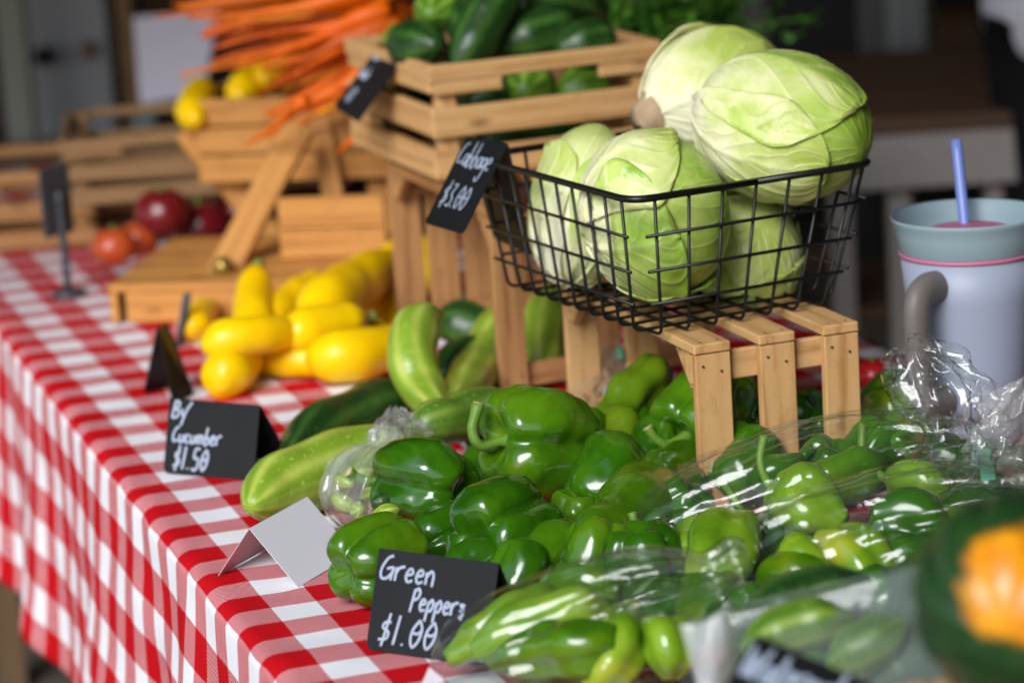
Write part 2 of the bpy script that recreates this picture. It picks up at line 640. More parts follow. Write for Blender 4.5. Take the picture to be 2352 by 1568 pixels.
# open-sided market shelter: a roof on posts keeps the sky off the stall from above
sh = thing('market_shelter', 'dim market shelter with white posts behind the stall', 'shelter', (4.0, 4.0, FLOOR))
ROOF = m_plain('dark_roof_boards', (0.10, 0.085, 0.07), 0.8)
WHITE_P = m_plain('white_painted_post', (0.55, 0.57, 0.58), 0.6, var=0.1, scale=8)
GREY_P = m_plain('grey_painted_post', (0.24, 0.24, 0.235), 0.6, var=0.1, scale=8)
board('roof', (4.85, 3.4, 1.75), (0, 1, 0), (1, 0, 0), (19.0, 10.3, 0.06), ROOF, sh, bevel=0)
board('added_shade_roof', (-2.9, 6.35, 1.75), (0, 1, 0), (1, 0, 0), (12.9, 5.1, 0.06), ROOF, sh, bevel=0)  # added unseen roof, blocks daylight on the far left of the stall
WALL = m_wood('dark_barn_boards', (0.040, 0.032, 0.026), (0.014, 0.011, 0.009), 0.3, 0.8)
for k in range(26):
    board('wall_board', (1.35 + 0.34 * k, 12.6, 0.5), (0, 0, 1), (1, 0, 0), (2.5, 0.33, 0.04), WALL, sh, bevel=0.004)
for k in range(40):
    board('wall_board', (9.6, 12.4 - 0.45 * k, 0.5), (0, 0, 1), (0, 1, 0), (2.5, 0.44, 0.04), WALL, sh, bevel=0.004)


for k in range(30):  # added unseen wall behind the camera, cuts the fill light from there
    board('wall_board', (-0.6 + 0.35 * k, -5.9, 0.5), (0, 0, 1), (1, 0, 0), (2.5, 0.34, 0.04), WALL, sh, bevel=0.004)


def post(px, py, dep, wpx, mat):
    c = D(px, py, dep)
    w = wpx / (KD / dep)
    board('post', (c.x, c.y, 0.5), (0, 0, 1), CR, (2.5, w, w * 0.8), mat, sh, bevel=0.006)


post(2088, 60, 6.3, 92, WHITE_P)
post(2002, 60, 6.6, 70, GREY_P)
post(1750, 20, 7.2, 80, m_plain('beige_painted_post', (0.30, 0.28, 0.24), 0.6))

# ------------------------------------------------------------------ table and cloth
SQ = 0.038
EDGE = -0.025
tb = thing('market_table', 'long folding table hidden under the red checked cloth', 'table', (0.37, 0.4, FLOOR))
W_TAB = m_wood('table_plywood', (0.20, 0.13, 0.07), (0.09, 0.05, 0.025), 0.6)
board('tabletop', (0.385, 0.70, -0.019), (0, 1, 0), (1, 0, 0), (3.0, 0.80, 0.03), W_TAB, tb)
for sx in (0.05, 0.72):
    for sy in (-0.6, 2.0):
        board('leg', (sx, sy, FLOOR / 2 - 0.017), (0, 0, 1), (1, 0, 0), (0.715, 0.04, 0.04), W_TAB, tb)
board('apron', (0.02, 0.45, -0.075), (0, 1, 0), (0, 0, 1), (2.2, 0.07, 0.02), W_TAB, tb)

V, U = [], []
rad = 0.013
us = []
x = 0.80
while x > EDGE:
    us.append(x)
    x -= 0.0075 if x < 0.15 else 0.02
arc = rad * math.pi / 2
us.append(EDGE)
for k in range(1, 9):
    us.append(EDGE - arc * k / 8)
k = 0
while k < 34:
    k += 1
    us.append(EDGE - arc - k * 0.0086)
ys = [-0.85 + 0.0125 * i for i in range(250)]
nu = len(us)
for y in ys:
    for u in us:
        if u >= EDGE:
            x, z = u, 0.0015
            z += 0.0004 + 0.0010 * (1 - min(1, abs(noise.noise(Vector((u * 4 + y * 2, y * 3, 2.0)))) * 9)) + 0.0014 * noise.noise(Vector((u * 9, y * 9, 1.0))) + 0.0006 * noise.noise(Vector((u * 30, y * 30, 4.0)))
            near = max(0.0, 1 - (u - EDGE) / 0.06)
            z += near * 0.0022 * noise.noise(Vector((0, y * 22, 7)))
        else:
            d = EDGE - u
            if d < arc:
                a = d / rad
                x = EDGE - rad * math.sin(a)
                z = 0.0015 - rad * (1 - math.cos(a))
            else:
                dd = d - arc
                x = EDGE - rad
                z = 0.0015 - rad - dd
                dd = min(dd, 0.3)
                wv = 0.6 * math.sin(y * 17 + 1.2 * math.sin(y * 6)) + 0.5 * noise.noise(Vector((y * 8, 2, 3)))
                x -= dd * (0.045 + 0.075 * wv) + dd * dd * 0.12
                z += 0.10 * dd * wv * 0.2
            x += 0.002 * noise.noise(Vector((0, y * 20, d * 9))) + 0.004 * min(1, d / 0.1) * noise.noise(Vector((5, y * 9, d * 14)))
            if d < arc * 2:
                z += 0.0022 * noise.noise(Vector((0, y * 22, 7)))
        V.append((x, y, z))
        U.append((u, y))
GING = m_gingham(SQ)
cl = mesh('tablecloth', V, [f[::-1] for f in grid_faces(nu, len(ys))], GING, None, U, solid=0.0006)
tag(cl, 'red and white gingham tablecloth draped over the long table', 'tablecloth')

# ------------------------------------------------------------------ crates
ZV = Vector((0, 0, 1))


NAIL = m_plain('dull_nail', (0.10, 0.09, 0.08), 0.45, metal=0.6)


def upturned_crate(label, x0, y0, yaw, W, L, H, sw, th, mat, nsl=3, group=None, back=0):
    """a slatted crate stood open side down: each slat runs up the front, over the top and down the back"""
    t = thing('wooden_crate', label, 'crate', (x0, y0, 0), group)
    ex = Vector((math.cos(yaw), math.sin(yaw), 0))
    ey = Vector((-math.sin(yaw), math.cos(yaw), 0))
    o = Vector((x0, y0, 0.003))
    gap = (W - nsl * sw) / (nsl - 1)
    for k in range(nsl):
        a = k * (sw + gap) + sw / 2
        board('slat', o + ex * a + ey * (L / 2) + ZV * (H - th / 2), ey, ex, (L, sw, th), mat, t)
        for yy in ((th / 2 + 0.0015, L - th / 2 - 0.0015) if not back else (th / 2 + 0.0015,)):
            board('slat', o + ex * (a + 0.0008) + ey * yy + ZV * ((H - th) / 2), ZV, ex, (H - th - 0.001, sw * 0.97, th), mat, t)
    for k in range(back):
        board('slat', o + ex * (sw / 2 + (W - sw) * k / (back - 1)) + ey * (L - th / 2 - 0.0015) + ZV * ((H - th) / 2), ZV, ex, (H - th - 0.001, (W / back) * 0.86, th), mat, t)
    for k in range(nsl):
        a = k * (sw + gap) + sw / 2
        for da, zz in ((-0.009, H - th - 0.011), (0.008, H - th - 0.017), (-0.007, 0.019), (0.009, 0.023)):
            p = o + ex * (a + da) + ey * 0.0016 + ZV * zz
            v, f, u = tube([p, p - ey * 0.0012], [0.0012], 2, 8)
            mesh('nail', v, f, NAIL, t, smooth=False)
        for da, yy in ((-0.008, 0.008), (0.009, 0.010)):
            p = o + ex * (a + da) + ey * yy + ZV * (H - 0.0005)
            v, f, u = tube([p, p + ZV * 0.0009], [0.0012], 2, 8)
            mesh('nail', v, f, NAIL, t, smooth=False)
    for yy in (th * 1.5 + 0.002, L - th * 1.5 - 0.002):
        board('rail', o + ex * (W / 2) + ey * yy + ZV * (H - th - 0.016), ex, ZV, (W - 0.004, 0.026, th * 0.9), mat, t)
        board('rail', o + ex * (W / 2) + ey * yy + ZV * 0.02, ex, ZV, (W - 0.004, 0.024, th * 0.9), mat, t)
    c = 0.032
    for yy, s in ((th + 0.002, 1), (L - th - 0.002, -1)):
        for xx in (0.004, W - 0.012):
            z1 = H - th - 0.001
            tri = []
            for dx in (0, 0.008):
                b = o + ex * (xx + dx) + ey * (yy + s * th)
                tri.append([b + ZV * z1, b + ey * (s * c) + ZV * z1, b + ZV * (z1 - c)])
            prism('corner_block', tri, mat, t)
    return t


upturned_crate('small pale wooden crate standing upside down under the wire basket', 0.401, -0.014, R(1.5), 0.157, 0.325, 0.150, 0.0345, 0.0088, W_PALE,
               group='upturned slatted crates')
upturned_crate('larger brown upturned crate carrying the crate of dark cucumbers', 0.372, 0.455, R(1), 0.235, 0.345, 0.197, 0.032, 0.009, W_MID,
               group='upturned slatted crates', back=6)


def open_crate(label, x0, y0, z0, yaw, W, L, H, mat):
    t = thing('slatted_crate', label, 'crate', (x0, y0, z0))
    ex = Vector((math.cos(yaw), math.sin(yaw), 0))
    ey = Vector((-math.sin(yaw), math.cos(yaw), 0))
    o = Vector((x0, y0, z0))
    th, sw = 0.009, H * 0.25
    lev = [sw / 2 + 0.001, H * 0.5, H - sw / 2]
    for z in lev:
        hh = sw if z < H * 0.6 else H * 0.14
        for yy in (th / 2, L - th / 2):
            board('slat', o + ex * (W / 2) + ey * yy + ZV * (z if z < H * 0.6 else H - hh / 2), ex, ZV, (W, hh, th), mat, t)
        for xx in (th / 2, W - th / 2):
            board('slat', o + ex * xx + ey * (L / 2) + ZV * (z + 0.0005), ey, ZV, (L - 2 * th - 0.001, sw, th), mat, t)
    for xx in (th + 0.011, W - th - 0.011):
        for yy in (th + 0.011, L - th - 0.011):
            board('corner_post', o + ex * xx + ey * yy + ZV * (H / 2), ZV, ex, (H - 0.004, 0.02, 0.02), mat, t)
    for xx in (0.042, W - 0.034):
        board('handle_strip', o + ex * xx + ey * (th / 2 + 0.0005) + ZV * (H - H * 0.14 - 0.0075), ex, ZV, (0.075, 0.014, th * 0.9), mat, t)
    n = 5
    for k in range(n):
        board('floor_slat', o + ex * (W / 2) + ey * (L * (k + 0.5) / n) + ZV * 0.005, ex, ey, (W - 0.02, L / n * 0.8, 0.007), mat, t)
    return t


open_crate('slatted wooden crate filled with dark cucumbers, behind the cabbage basket', 0.372, 0.625, 0.202, R(2.0), 0.262, 0.30, 0.122, W_PALE)

# ------------------------------------------------------------------ wire basket
BY = R(8.5)
BX = Vector((math.cos(BY), math.sin(BY), 0))
BYV = Vector((-math.sin(BY), math.cos(BY), 0))
BO = Vector((0.371, 0.027, 0.1555))
bk = thing('wire_basket', 'black wire basket of cabbages standing on the small crate', 'basket', BO)
BW, BL_, BH = 0.202, 0.272, 0.125
TX, TY = 0.032, 0.018        # flare of the rim


def bpt(a, b, h):
    """a across, b along, h up; the sides flare outwards"""
    k = h / BH
    sa = -TX * 0.45 * k + a / BW * (TX * 1.45) * k
    sb = -TY * k + b / BL_ * (2 * TY) * k
    return BO + BX * (a + sa) + BYV * (b + sb) + ZV * h


def wire(pts, r, parent, n=None, name='wire', closed=False):
    n = n or max(8, len(pts) * 5)
    v, f, u = tube(pts, [r], n, 8, smoothpath=False) if n == -1 else tube(pts, [r], n, 8)
    return mesh(name, v, f, WIRE, parent)


def rounded(pts, rr=0.012, n=6):
    """polyline with filleted corners"""
    out = [Vector(pts[0])]
    for i in range(1, len(pts) - 1):
        p, q, s = Vector(pts[i - 1]), Vector(pts[i]), Vector(pts[i + 1])
        a = q + (p - q).normalized() * rr
        b = q + (s - q).normalized() * rr
        for k in range(n + 1):
            t = k / n
            out.append(a * (1 - t) ** 2 + q * (2 * t * (1 - t)) + b * t * t)
    out.append(Vector(pts[-1]))
    return out


rr = 0.0032
loop = [bpt(BW * .5, 0, BH), bpt(0, 0, BH), bpt(0, BL_, BH), bpt(BW, BL_, BH), bpt(BW, 0, BH), bpt(BW * .5, 0, BH)]
wire(rounded(loop, 0.024, 8), 0.0033, bk, -1, 'rim')
nx, ny = 7, 10
for i in range(nx):
    a = BW * (0.09 + 0.82 * i / (nx - 1))
    wire(rounded([bpt(a, 0, BH), bpt(a, 0, 0), bpt(a, BL_, 0), bpt(a, BL_, BH)], 0.009), 0.0016, bk, -1)
for j in range(ny):
    b = BL_ * (0.06 + 0.88 * j / (ny - 1))
    wire(rounded([bpt(0, b, BH), bpt(0, b, 0.0032), bpt(BW, b, 0.0032), bpt(BW, b, BH)], 0.009), 0.0016, bk, -1)
for h in (0.030, 0.060, 0.092):
    e = 0.0030
    wire(rounded([bpt(0 - e, 0.006, h), bpt(0 - e, BL_ - 0.006, h)], 0.01), 0.0016, bk, -1)
    wire([bpt(BW + e, 0.006, h), bpt(BW + e, BL_ - 0.006, h)], 0.0016, bk, -1)
    wire([bpt(0.008, -e, h), bpt(BW - 0.008, -e, h)], 0.0016, bk, -1)
    wire([bpt(0.008, BL_ + e, h), bpt(BW - 0.008, BL_ + e, h)], 0.0016, bk, -1)


# ------------------------------------------------------------------ cabbages
def leaf_patch(c, ax, R3, th0, thw, v0, v1, lift, seed, mat, parent, nu=40, nv=44, wav=0.05, thick=0.0012):
    """an outer leaf lying on the head: a patch of the ellipsoid with a wavy lifted margin"""
    x, y, z = ax
    V, U = [], []
    for j in range(nv):
        t = j / (nv - 1)
        ph = v0 + (v1 - v0) * t
        wdt = thw * (0.55 + 0.45 * math.sin(math.pi * min(1, t * 1.25 + 0.1) * 0.5)) * (1.0 if t < 0.72 else math.sqrt(max(0.0, 1 - ((t - 0.72) / 0.285) ** 2)))
        for i in range(nu):
            s = i / (nu - 1) * 2 - 1
            th = th0 + s * wdt * (1 + 0.10 * noise.noise(Vector((seed, t * 5, s))))
            edge = max(abs(s), (t - 0.55) / 0.45 if t > 0.55 else 0)
            up = lift + (0.0016 + 0.0075 * max(0.0, noise.noise(Vector((seed * 2, math.sin(th0 + s * 2) * 2, t * 2.5))))) * (max(0, edge - 0.66) / 0.34) ** 1.5
            up += wav * 0.09 * max(0, edge - 0.5) * noise.noise(Vector((seed * 3 + math.cos(th) * 5, math.sin(th) * 5, t * 8)))
            up += 0.0016 * (1 - min(1, abs(s) / 0.12)) * (1 - t * 0.7)
            vn = abs((t * 7 - abs(s) * 4.5 + 0.4 * noise.noise(Vector((s * 2, t * 3, seed)))) % 1 - 0.5) * 2
            up += 0.0010 * vn ** 3
            n3 = Vector((math.sin(ph) * math.cos(th), math.sin(ph) * math.sin(th), -math.cos(ph)))
            k = 1 + 0.03 * noise.noise(n3 * 1.6 + Vector((seed, 0, 0)))
            loc = Vector((n3.x * (R3[0] * k + up), n3.y * (R3[1] * k + up), n3.z * (R3[2] * k + up)))
            V.append(c + x * loc.x + y * loc.y + z * loc.z)
            U.append((0.5 + s * 0.5, t))
    return mesh('leaf', V, grid_faces(nu, nv), mat, parent, U, solid=thick)


def cabbage(label, c, axis, R3, roll, seed, leaves, mats, stub=0):
    t = thing('cabbage', label, 'cabbage', c - Vector((0, 0, min(R3))), 'cabbages in the wire basket')
    ax = basis(axis, roll)
    nu, nv = 96, 64
    V, U = [], []
    for j in range(nv):
        ph = math.pi * j / (nv - 1)
        for i in range(nu + 1):
            th = 2 * math.pi * i / nu
            n3 = Vector((math.sin(ph) * math.cos(th), math.sin(ph) * math.sin(th), -math.cos(ph)))
            k = 1 + 0.03 * noise.noise(n3 * 1.6 + Vector((seed, 0, 0)))
            # leaf overlaps on the head itself: shallow spiralling steps
            ov = ((th / (2 * math.pi) * 3 + 0.25 * math.sin(ph * 1.5) + 0.06 * noise.noise(n3 * 4 + Vector((seed, 3, 1)))) % 1.0)
            k *= 1 + 0.022 * (ov - 0.5) * math.sin(ph)
            k *= 1 + 0.007 * noise.noise(n3 * 7 + Vector((0, seed, 0)))
            V.append(c + ax[0] * n3.x * R3[0] * k + ax[1] * n3.y * R3[1] * k + ax[2] * n3.z * R3[2] * k)
            U.append((3 * i / nu + 0.1, j / (nv - 1)))
    mesh('head', V, grid_faces(nu + 1, nv), mats[0], t, U)
    for q, (th0, thw, v0, v1, lift) in enumerate(leaves):
        leaf_patch(c, ax, R3, th0, thw, v0, v1, lift, seed + q * 5.1, mats[(q + 1) % len(mats)], t)
    if stub:
        p0 = c - ax[2] * (R3[2] * 0.93)
        p1 = c - ax[2] * (R3[2] * 1.0 + stub)
        v, f, u = tube([p0, p0.lerp(p1, .5), p1 * 0.999 + p0 * 0.001, p1], [0.026, 0.021, 0.0185, 0.016], 12, 28, rough=0.004, seed=3)
        mesh('stem_stub', v, f, CAB_STEM, t)
    return t


AB = (CAB_A, CAB_A, CAB_B)
BA = (CAB_B, CAB_B, CAB_A)
# angles: th round the head, v from the stem (0) to the crown (pi)
cabbage('pale cabbage at the left end of the basket beside the price card', D(1337, 470, 2.74), cdir(0.15, 0.9, -0.35), (0.0475, 0.0560, 0.0790), 0.4, 1.3,
        [(0.2, 1.1, 0.15, 2.2, 0.0010), (2.3, 1.0, 0.1, 2.0, 0.0015), (4.2, 1.05, 0.15, 2.3, 0.0012)], BA)
cabbage('round green cabbage at the front corner of the basket', D(1508, 492, 2.62), cdir(0.88, 0.30, 0.10), (0.0640, 0.0755, 0.0640), 0.0, 7.7,
        [(0.0, 1.15, 0.1, 2.0, 0.0012), (1.9, 1.0, 0.2, 2.2, 0.0018), (3.3, 1.1, 0.1, 1.8, 0.0012), (5.0, 0.8, 0.1, 2.1, 0.0020)], AB)
cabbage('large bright green cabbage resting on top at the right of the basket', D(1800, 290, 2.66), cdir(0.78, -0.30, 0.42), (0.0690, 0.0620, 0.0830), 0.6, 13.1,
        [(1.2, 1.25, 0.15, 2.5, 0.0012), (2.8, 0.95, 0.2, 2.5, 0.0020), (4.3, 1.2, 0.1, 2.1, 0.0012), (5.6, 0.8, 0.2, 2.4, 0.0022)], AB)
cabbage('pale crinkled cabbage lying on top with its cut stem showing', D(1640, 205, 2.84), cdir(0.86, 0.42, -0.25), (0.0560, 0.0600, 0.0720), 2.2, 21.9,
        [(0.6, 1.2, 0.12, 2.3, 0.0015), (2.6, 1.0, 0.1, 2.6, 0.0022), (4.4, 1.1, 0.15, 2.2, 0.0015)], BA, stub=0.012)
cabbage('half hidden pale cabbage low in the basket on the right', D(1712, 580, 2.72), cdir(0.2, 0.5, 0.7), (0.0520, 0.0560, 0.0500), 0.2, 33.3,
        [(0.9, 1.1, 0.2, 2.3, 0.0012), (3.0, 1.0, 0.2, 2.1, 0.0016), (4.9, 1.0, 0.2, 2.2, 0.0018)], BA)


# ------------------------------------------------------------------ peppers
def bell(label, c, axis, W, L, roll, seed, mat, n=3, groove=0.30, taper=0.18, stem=None, dimple=0.16, group='loose green peppers', curl=1.0):
    """axis points out of the stem end"""
    t = thing('green_pepper', label, 'pepper', c - Vector((0, 0, W * 0.45)), group)
    x, y, z = basis(axis, roll)
    nu, nv = 72, 48
    V = []
    for j in range(nv):
        ph = math.pi * j / (nv - 1)
        cz, sr = math.cos(ph), math.sin(ph)
        zz = math.copysign(abs(cz) ** 0.85, cz)
        r0 = abs(sr) ** 0.62
        for i in range(nu):
            th = 2 * math.pi * i / nu
            dirv = Vector((math.cos(th), math.sin(th), cz))
            thw = th + 0.22 * noise.noise(Vector((math.cos(th), math.sin(th), seed)))
            g = abs(math.cos(n * thw / 2 + seed))
            dep = groove * 1.25 * (0.75 + 0.5 * noise.noise(Vector((seed * 3, math.floor((n * thw / 2 + seed) / math.pi + 0.5), 2))))
            r = r0 * (1 - dep * (1 - g) ** 2.1)
            r *= 1 - taper * (0.5 - zz * 0.5) ** 1.3
            r *= 1 + 0.13 * noise.noise(dirv * 1.4 + Vector((seed, 5, 0))) + 0.03 * noise.noise(dirv * 4 + Vector((seed, 9, 0)))
            rad01 = min(1, r0)
            z2 = zz
            if zz > 0:      # stem dimple and shoulders
                z2 -= dimple * 2.1 * math.exp(-(rad01 / 0.42) ** 2)
                z2 += 0.10 * (g - 0.5) * math.exp(-((rad01 - 0.75) / 0.3) ** 2)
            else:           # blossom end with lobes
                z2 += dimple * 1.7 * math.exp(-(rad01 / 0.40) ** 2)
                z2 -= 0.16 * (g - 0.6) * math.exp(-((rad01 - 0.65) / 0.35) ** 2)
            V.append(c + x * (math.cos(th) * r * W / 2) + y * (math.sin(th) * r * W / 2) + z * (z2 * L / 2))
    mesh('flesh', V, grid_faces(nu, nv, True), mat, t, origin=c)
    if stem is not None:
        b = c + z * (L / 2 * (1 - dimple * 2.1) - 0.003)
        if stem == 'cut':
            pts = [b, b + z * 0.012, b + z * 0.024 + y * 0.004]
        else:
            s1, s2 = stem
            pts = [b, b + z * 0.010 + s1 * 0.002, b + z * 0.018 + s1 * 0.012, b + z * 0.018 + s1 * 0.022 + s2 * 0.008 * curl, b + z * 0.014 + s1 * (0.030 - 0.006 * (curl - 1)) + s2 * 0.016 * curl ** 1.2]
        v, f, u = tube(pts, [0.0075, 0.0048, 0.0044, 0.0046, 0.0054], 26, 14, lobe=(5, 0.12), rough=0.001, seed=seed)
        s = mesh('stem', v, f, STEM, t)
        V2 = [b + z * 0.004]
        for k in range(30):
            th = 2 * math.pi * k / 30
            rc = 0.0135 + 0.0035 * math.cos(5 * th) + 0.001 * math.sin(13 * th)
            V2.append(b + (x * math.cos(th) + y * math.sin(th)) * rc + z * 0.0045)
        F2 = [(0, 1 + k, 1 + (k + 1) % 30) for k in range(30)]
        mesh('calyx', V2, F2, STEM, s, solid=0.002)
        e = pts[-1]
        d = (pts[-1] - pts[-2]).normalized()
        v, f, u = tube([e, e + d * 0.0008], [0.0050], 2, 14)
        mesh('cut_end', v, f, STEM_CUT, s)
    return t


def long_pepper(label, pts, rads, seed, mat, stem=0.0, stem_bend=None, group='loose green peppers', lobe=(3, 0.10), rough=0.004, name='long_green_pepper'):
    """first point is the stem end"""
    t = thing(name, label, 'pepper', Vector(pts[-1]) - Vector((0, 0, 0.01)), group)
    v, f, u = tube(pts, rads, 44, 28, lobe=lobe, seed=seed, rough=rough)
    mesh('flesh', v, f, mat, t, u, origin=Vector(pts[len(pts) // 2]))
    if stem:
        p0, p1 = Vector(pts[0]), Vector(pts[1])
        d = (p0 - p1).normalized()
        bnd = Vector(stem_bend) if stem_bend is not None else Vector((0, 0, 1))
        q = [p0 - d * 0.004, p0 + d * stem * 0.3 + bnd * stem * 0.08, p0 + d * stem * 0.6 + bnd * stem * 0.35, p0 + d * stem * 0.7 + bnd * stem * 0.75]
        v, f, u = tube(q, [0.006, 0.0038, 0.0034, 0.0042], 18, 10, lobe=(5, 0.1))
        mesh('stem', v, f, STEM, t)
    return t


bell('crumpled bell pepper at the pile\'s near left, behind the pepper price card', P(868, 1288, 0.037), cdir(0.75, 0.25, -0.6), 0.080, 0.078, 0.5, 2.3, PEP_M, 4, 0.30, 0.1)
bell('smooth bell pepper lying sideways on the left, above the plastic bag', P(975, 1110, 0.052), cdir(-0.80, 0.12, -0.45), 0.086, 0.088, 2.15, 4.7, PEP_D, 3, 0.26, 0.10, stem=(cdir(-0.5, -0.2, 0.2), cdir(-0.3, 0.9, 0)))
bell('dark bell pepper in the middle of the pile, right above the price card', P(1155, 1222, 0.042), cdir(0.5, 0.1, -0.8), 0.093, 0.090, 1.0, 9.2, PEP_D, 3, 0.30, 0.05)
bell('big olive bell pepper on top of the pile with a curled stem', P(1238, 1015, 0.068), cdir(-0.88, 0.05, 0.42), 0.112, 0.100, 0.75, 15.4, PEP_M, 4, 0.30, 0.16,
     stem=(cdir(-0.8, -0.35, 0.2), cdir(0.10, 1.0, 0)), dimple=0.2, curl=2.2)
bell('shaded bell pepper behind the long pepper', P(1398, 1112, 0.042), cdir(0.4, 0.6, -0.6), 0.084, 0.082, 2.6, 20.1, PEP_D, 3, 0.25, 0.1)
bell('bell pepper with a thick curved stem behind the front crate leg', P(1625, 962, 0.060), cdir(-0.62, -0.45, 0.55), 0.100, 0.096, 1.9, 27.7, PEP_M, 4, 0.26, 0.12,
     stem=(cdir(-0.7, -0.1, 0.3), cdir(-0.15, 1.0, 0)), dimple=0.2)
bell('dark bell pepper showing between the crate legs', P(1702, 1072, 0.036), cdir(0.5, 0.7, -0.3), 0.076, 0.076, 0.3, 31.0, PEP_D, 3, 0.22, 0.1)
bell('small glossy bell pepper right of the price card', P(1268, 1278, 0.031), cdir(0.5, 0.4, -0.7), 0.058, 0.062, 0.9, 36.5, PEP_M, 3, 0.26, 0.1)
bell('bell pepper under the tip of the long pepper', P(1372, 1286, 0.032), cdir(0.2, 0.85, -0.3), 0.066, 0.068, 1.7, 41.2, PEP_M, 4, 0.28, 0.1)
bell('dark bell pepper half covered by the plastic bags', P(1480, 1292, 0.032), cdir(-0.2, 0.9, 0.2), 0.068, 0.068, 0.1, 44.4, PEP_D, 4, 0.32, 0.05)
bell('low dark bell pepper behind the price card', P(1090, 1300, 0.026), cdir(0.8, 0.3, -0.3), 0.050, 0.056, 0.4, 47.9, PEP_D, 3, 0.25, 0.1)
bell('dark bell pepper tucked under the price card ridge', P(1195, 1318, 0.027), cdir(0.3, 0.8, -0.3), 0.054, 0.056, 1.4, 52.3, PEP_D, 3, 0.25, 0.1)
bell('small shadowed pepper deep in the pile below the olive pepper', P(1320, 1190, 0.024), cdir(0.1, 0.9, 0.2), 0.046, 0.050, 1.4, 55.5, PEP_M, 3, 0.25, 0.1)
bell('shaded pepper deep between the left peppers', P(1020, 1235, 0.026), cdir(0.7, 0.3, -0.5), 0.060, 0.060, 0.4, 58.2, PEP_D, 3, 0.25, 0.1)
bell('shaded pepper deep beneath the curved stem', P(1120, 1100, 0.032), cdir(0.2, 0.8, -0.5), 0.062, 0.062, 0.4, 61.2, PEP_D, 3, 0.25, 0.1)
long_pepper('twisted yellow green pepper standing against the crate behind the pile', [P(1430, 1062, 0.025), D(1412, 985, 2.70), D(1448, 920, 2.72), D(1490, 868, 2.74), D(1535, 858, 2.75)],
            [0.012, 0.026, 0.024, 0.027, 0.026, 0.008], 2.2, PEP_Y, lobe=(4, 0.30), rough=0.012)
long_pepper('long curved green pepper pointing down to the left across the pile', [D(1672, 1012, 2.68), D(1578, 1085, 2.62), P(1470, 1155, 0.044), P(1385, 1212, 0.048), P(1318, 1246, 0.050)],
            [0.014, 0.024, 0.030, 0.033, 0.029, 0.023, 0.015, 0.004], 5.0, PEP_M, lobe=(3, 0.14), rough=0.006)
long_pepper('pepper tip lying between the crate and the long pepper', [D(1640, 1010, 2.72), D(1560, 1055, 2.69), D(1490, 1090, 2.66)], [0.02, 0.026, 0.016, 0.006], 6.0, PEP_Y, lobe=(3, 0.2))
for q, (px, py, z, ax_, W0, m, n_, lab) in enumerate([
        (1505, 1045, 0.034, (0.3, 0.7, -0.5), 0.066, PEP_D, 3, 'shaded bell pepper left of the curved stem pepper'),
        (1560, 1190, 0.032, (0.5, 0.6, 0.3), 0.062, PEP_D, 4, 'dark bell pepper below the long pepper near the crate leg'),
        (1760, 990, 0.038, (-0.4, 0.7, -0.5), 0.070, PEP_D, 3, 'dark bell pepper deep inside the small crate'),
        (1850, 985, 0.036, (0.4, 0.6, 0.4), 0.066, PEP_D, 4, 'dark bell pepper behind the right crate slat'),
        (1130, 990, 0.034, (-0.5, 0.7, 0.3), 0.064, PEP_D, 3, 'dark bell pepper behind the curled stem'),
        (1540, 1255, 0.030, (0.2, 0.8, 0.4), 0.060, PEP_D, 4, 'dark bell pepper covered by the bag edge'),
        (1290, 1110, 0.030, (0.4, 0.8, 0.1), 0.060, PEP_D, 3, 'dark bell pepper underneath the big olive one'),
        (1345, 1020, 0.036, (0.1, 0.9, -0.3), 0.064, PEP_D, 3, 'dark bell pepper right of the big olive one'),
        (1900, 1090, 0.034, (0.3, 0.8, 0.3), 0.064, PEP_D, 4, 'dark bell pepper at the foot of the right crate slat'),
        (1450, 1005, 0.030, (0.5, 0.7, -0.3), 0.058, PEP_D, 3, 'dark bell pepper at the foot of the twisted pepper'),
        (2000, 1045, 0.032, (0.5, 0.7, -0.3), 0.066, PEP_D, 3, 'dark bell pepper right of the crate under the bag film'),
        (2085, 1035, 0.032, (-0.5, 0.7, 0.3), 0.066, PEP_M, 4, 'green bell pepper below the crumpled bag top'),
        (2175, 1085, 0.032, (0.2, 0.9, 0.3), 0.066, PEP_D, 3, 'dark bell pepper left of the green tape tie'),
        (2320, 1120, 0.034, (0.5, 0.7, 0.3), 0.070, PEP_D, 4, 'dark bell pepper at the right edge below the tumbler'),
        (2255, 1105, 0.030, (0.1, 0.9, 0.3), 0.062, PEP_D, 3, 'dark bell pepper under the green tape tie'),
        (1905, 1425, 0.030, (0.3, 0.9, 0.3), 0.062, PEP_D, 3, 'dark bell pepper behind the flat bag'),
        (2030, 1405, 0.030, (0.4, 0.8, 0.3), 0.066, PEP_D, 4, 'dark bell pepper between the flat bag and the patched squash'),
        (1815, 1250, 0.030, (0.4, 0.8, 0.3), 0.066, PEP_M, 4, 'green bell pepper under the bags in the middle right'),
        (1740, 1265, 0.030, (-0.4, 0.8, 0.3), 0.060, PEP_D, 3, 'dark bell pepper under the bags below the crate legs')]):
    bell(lab, P(px, py, z), cdir(*ax_), W0, W0 * 1.03, q * 0.7, 70 + q * 3.7, m, n_)
# cut stem poking up beside the right crate leg
long_pepper('slim pepper behind the bag with its cut stem end facing the camera', [P(1868, 1028, 0.062), P(1842, 1048, 0.054), P(1800, 1080, 0.045), P(1740, 1120, 0.030)],
            [0.0055, 0.0045, 0.010, 0.020, 0.018], 3.3, PEP_D, lobe=(3, 0.1))


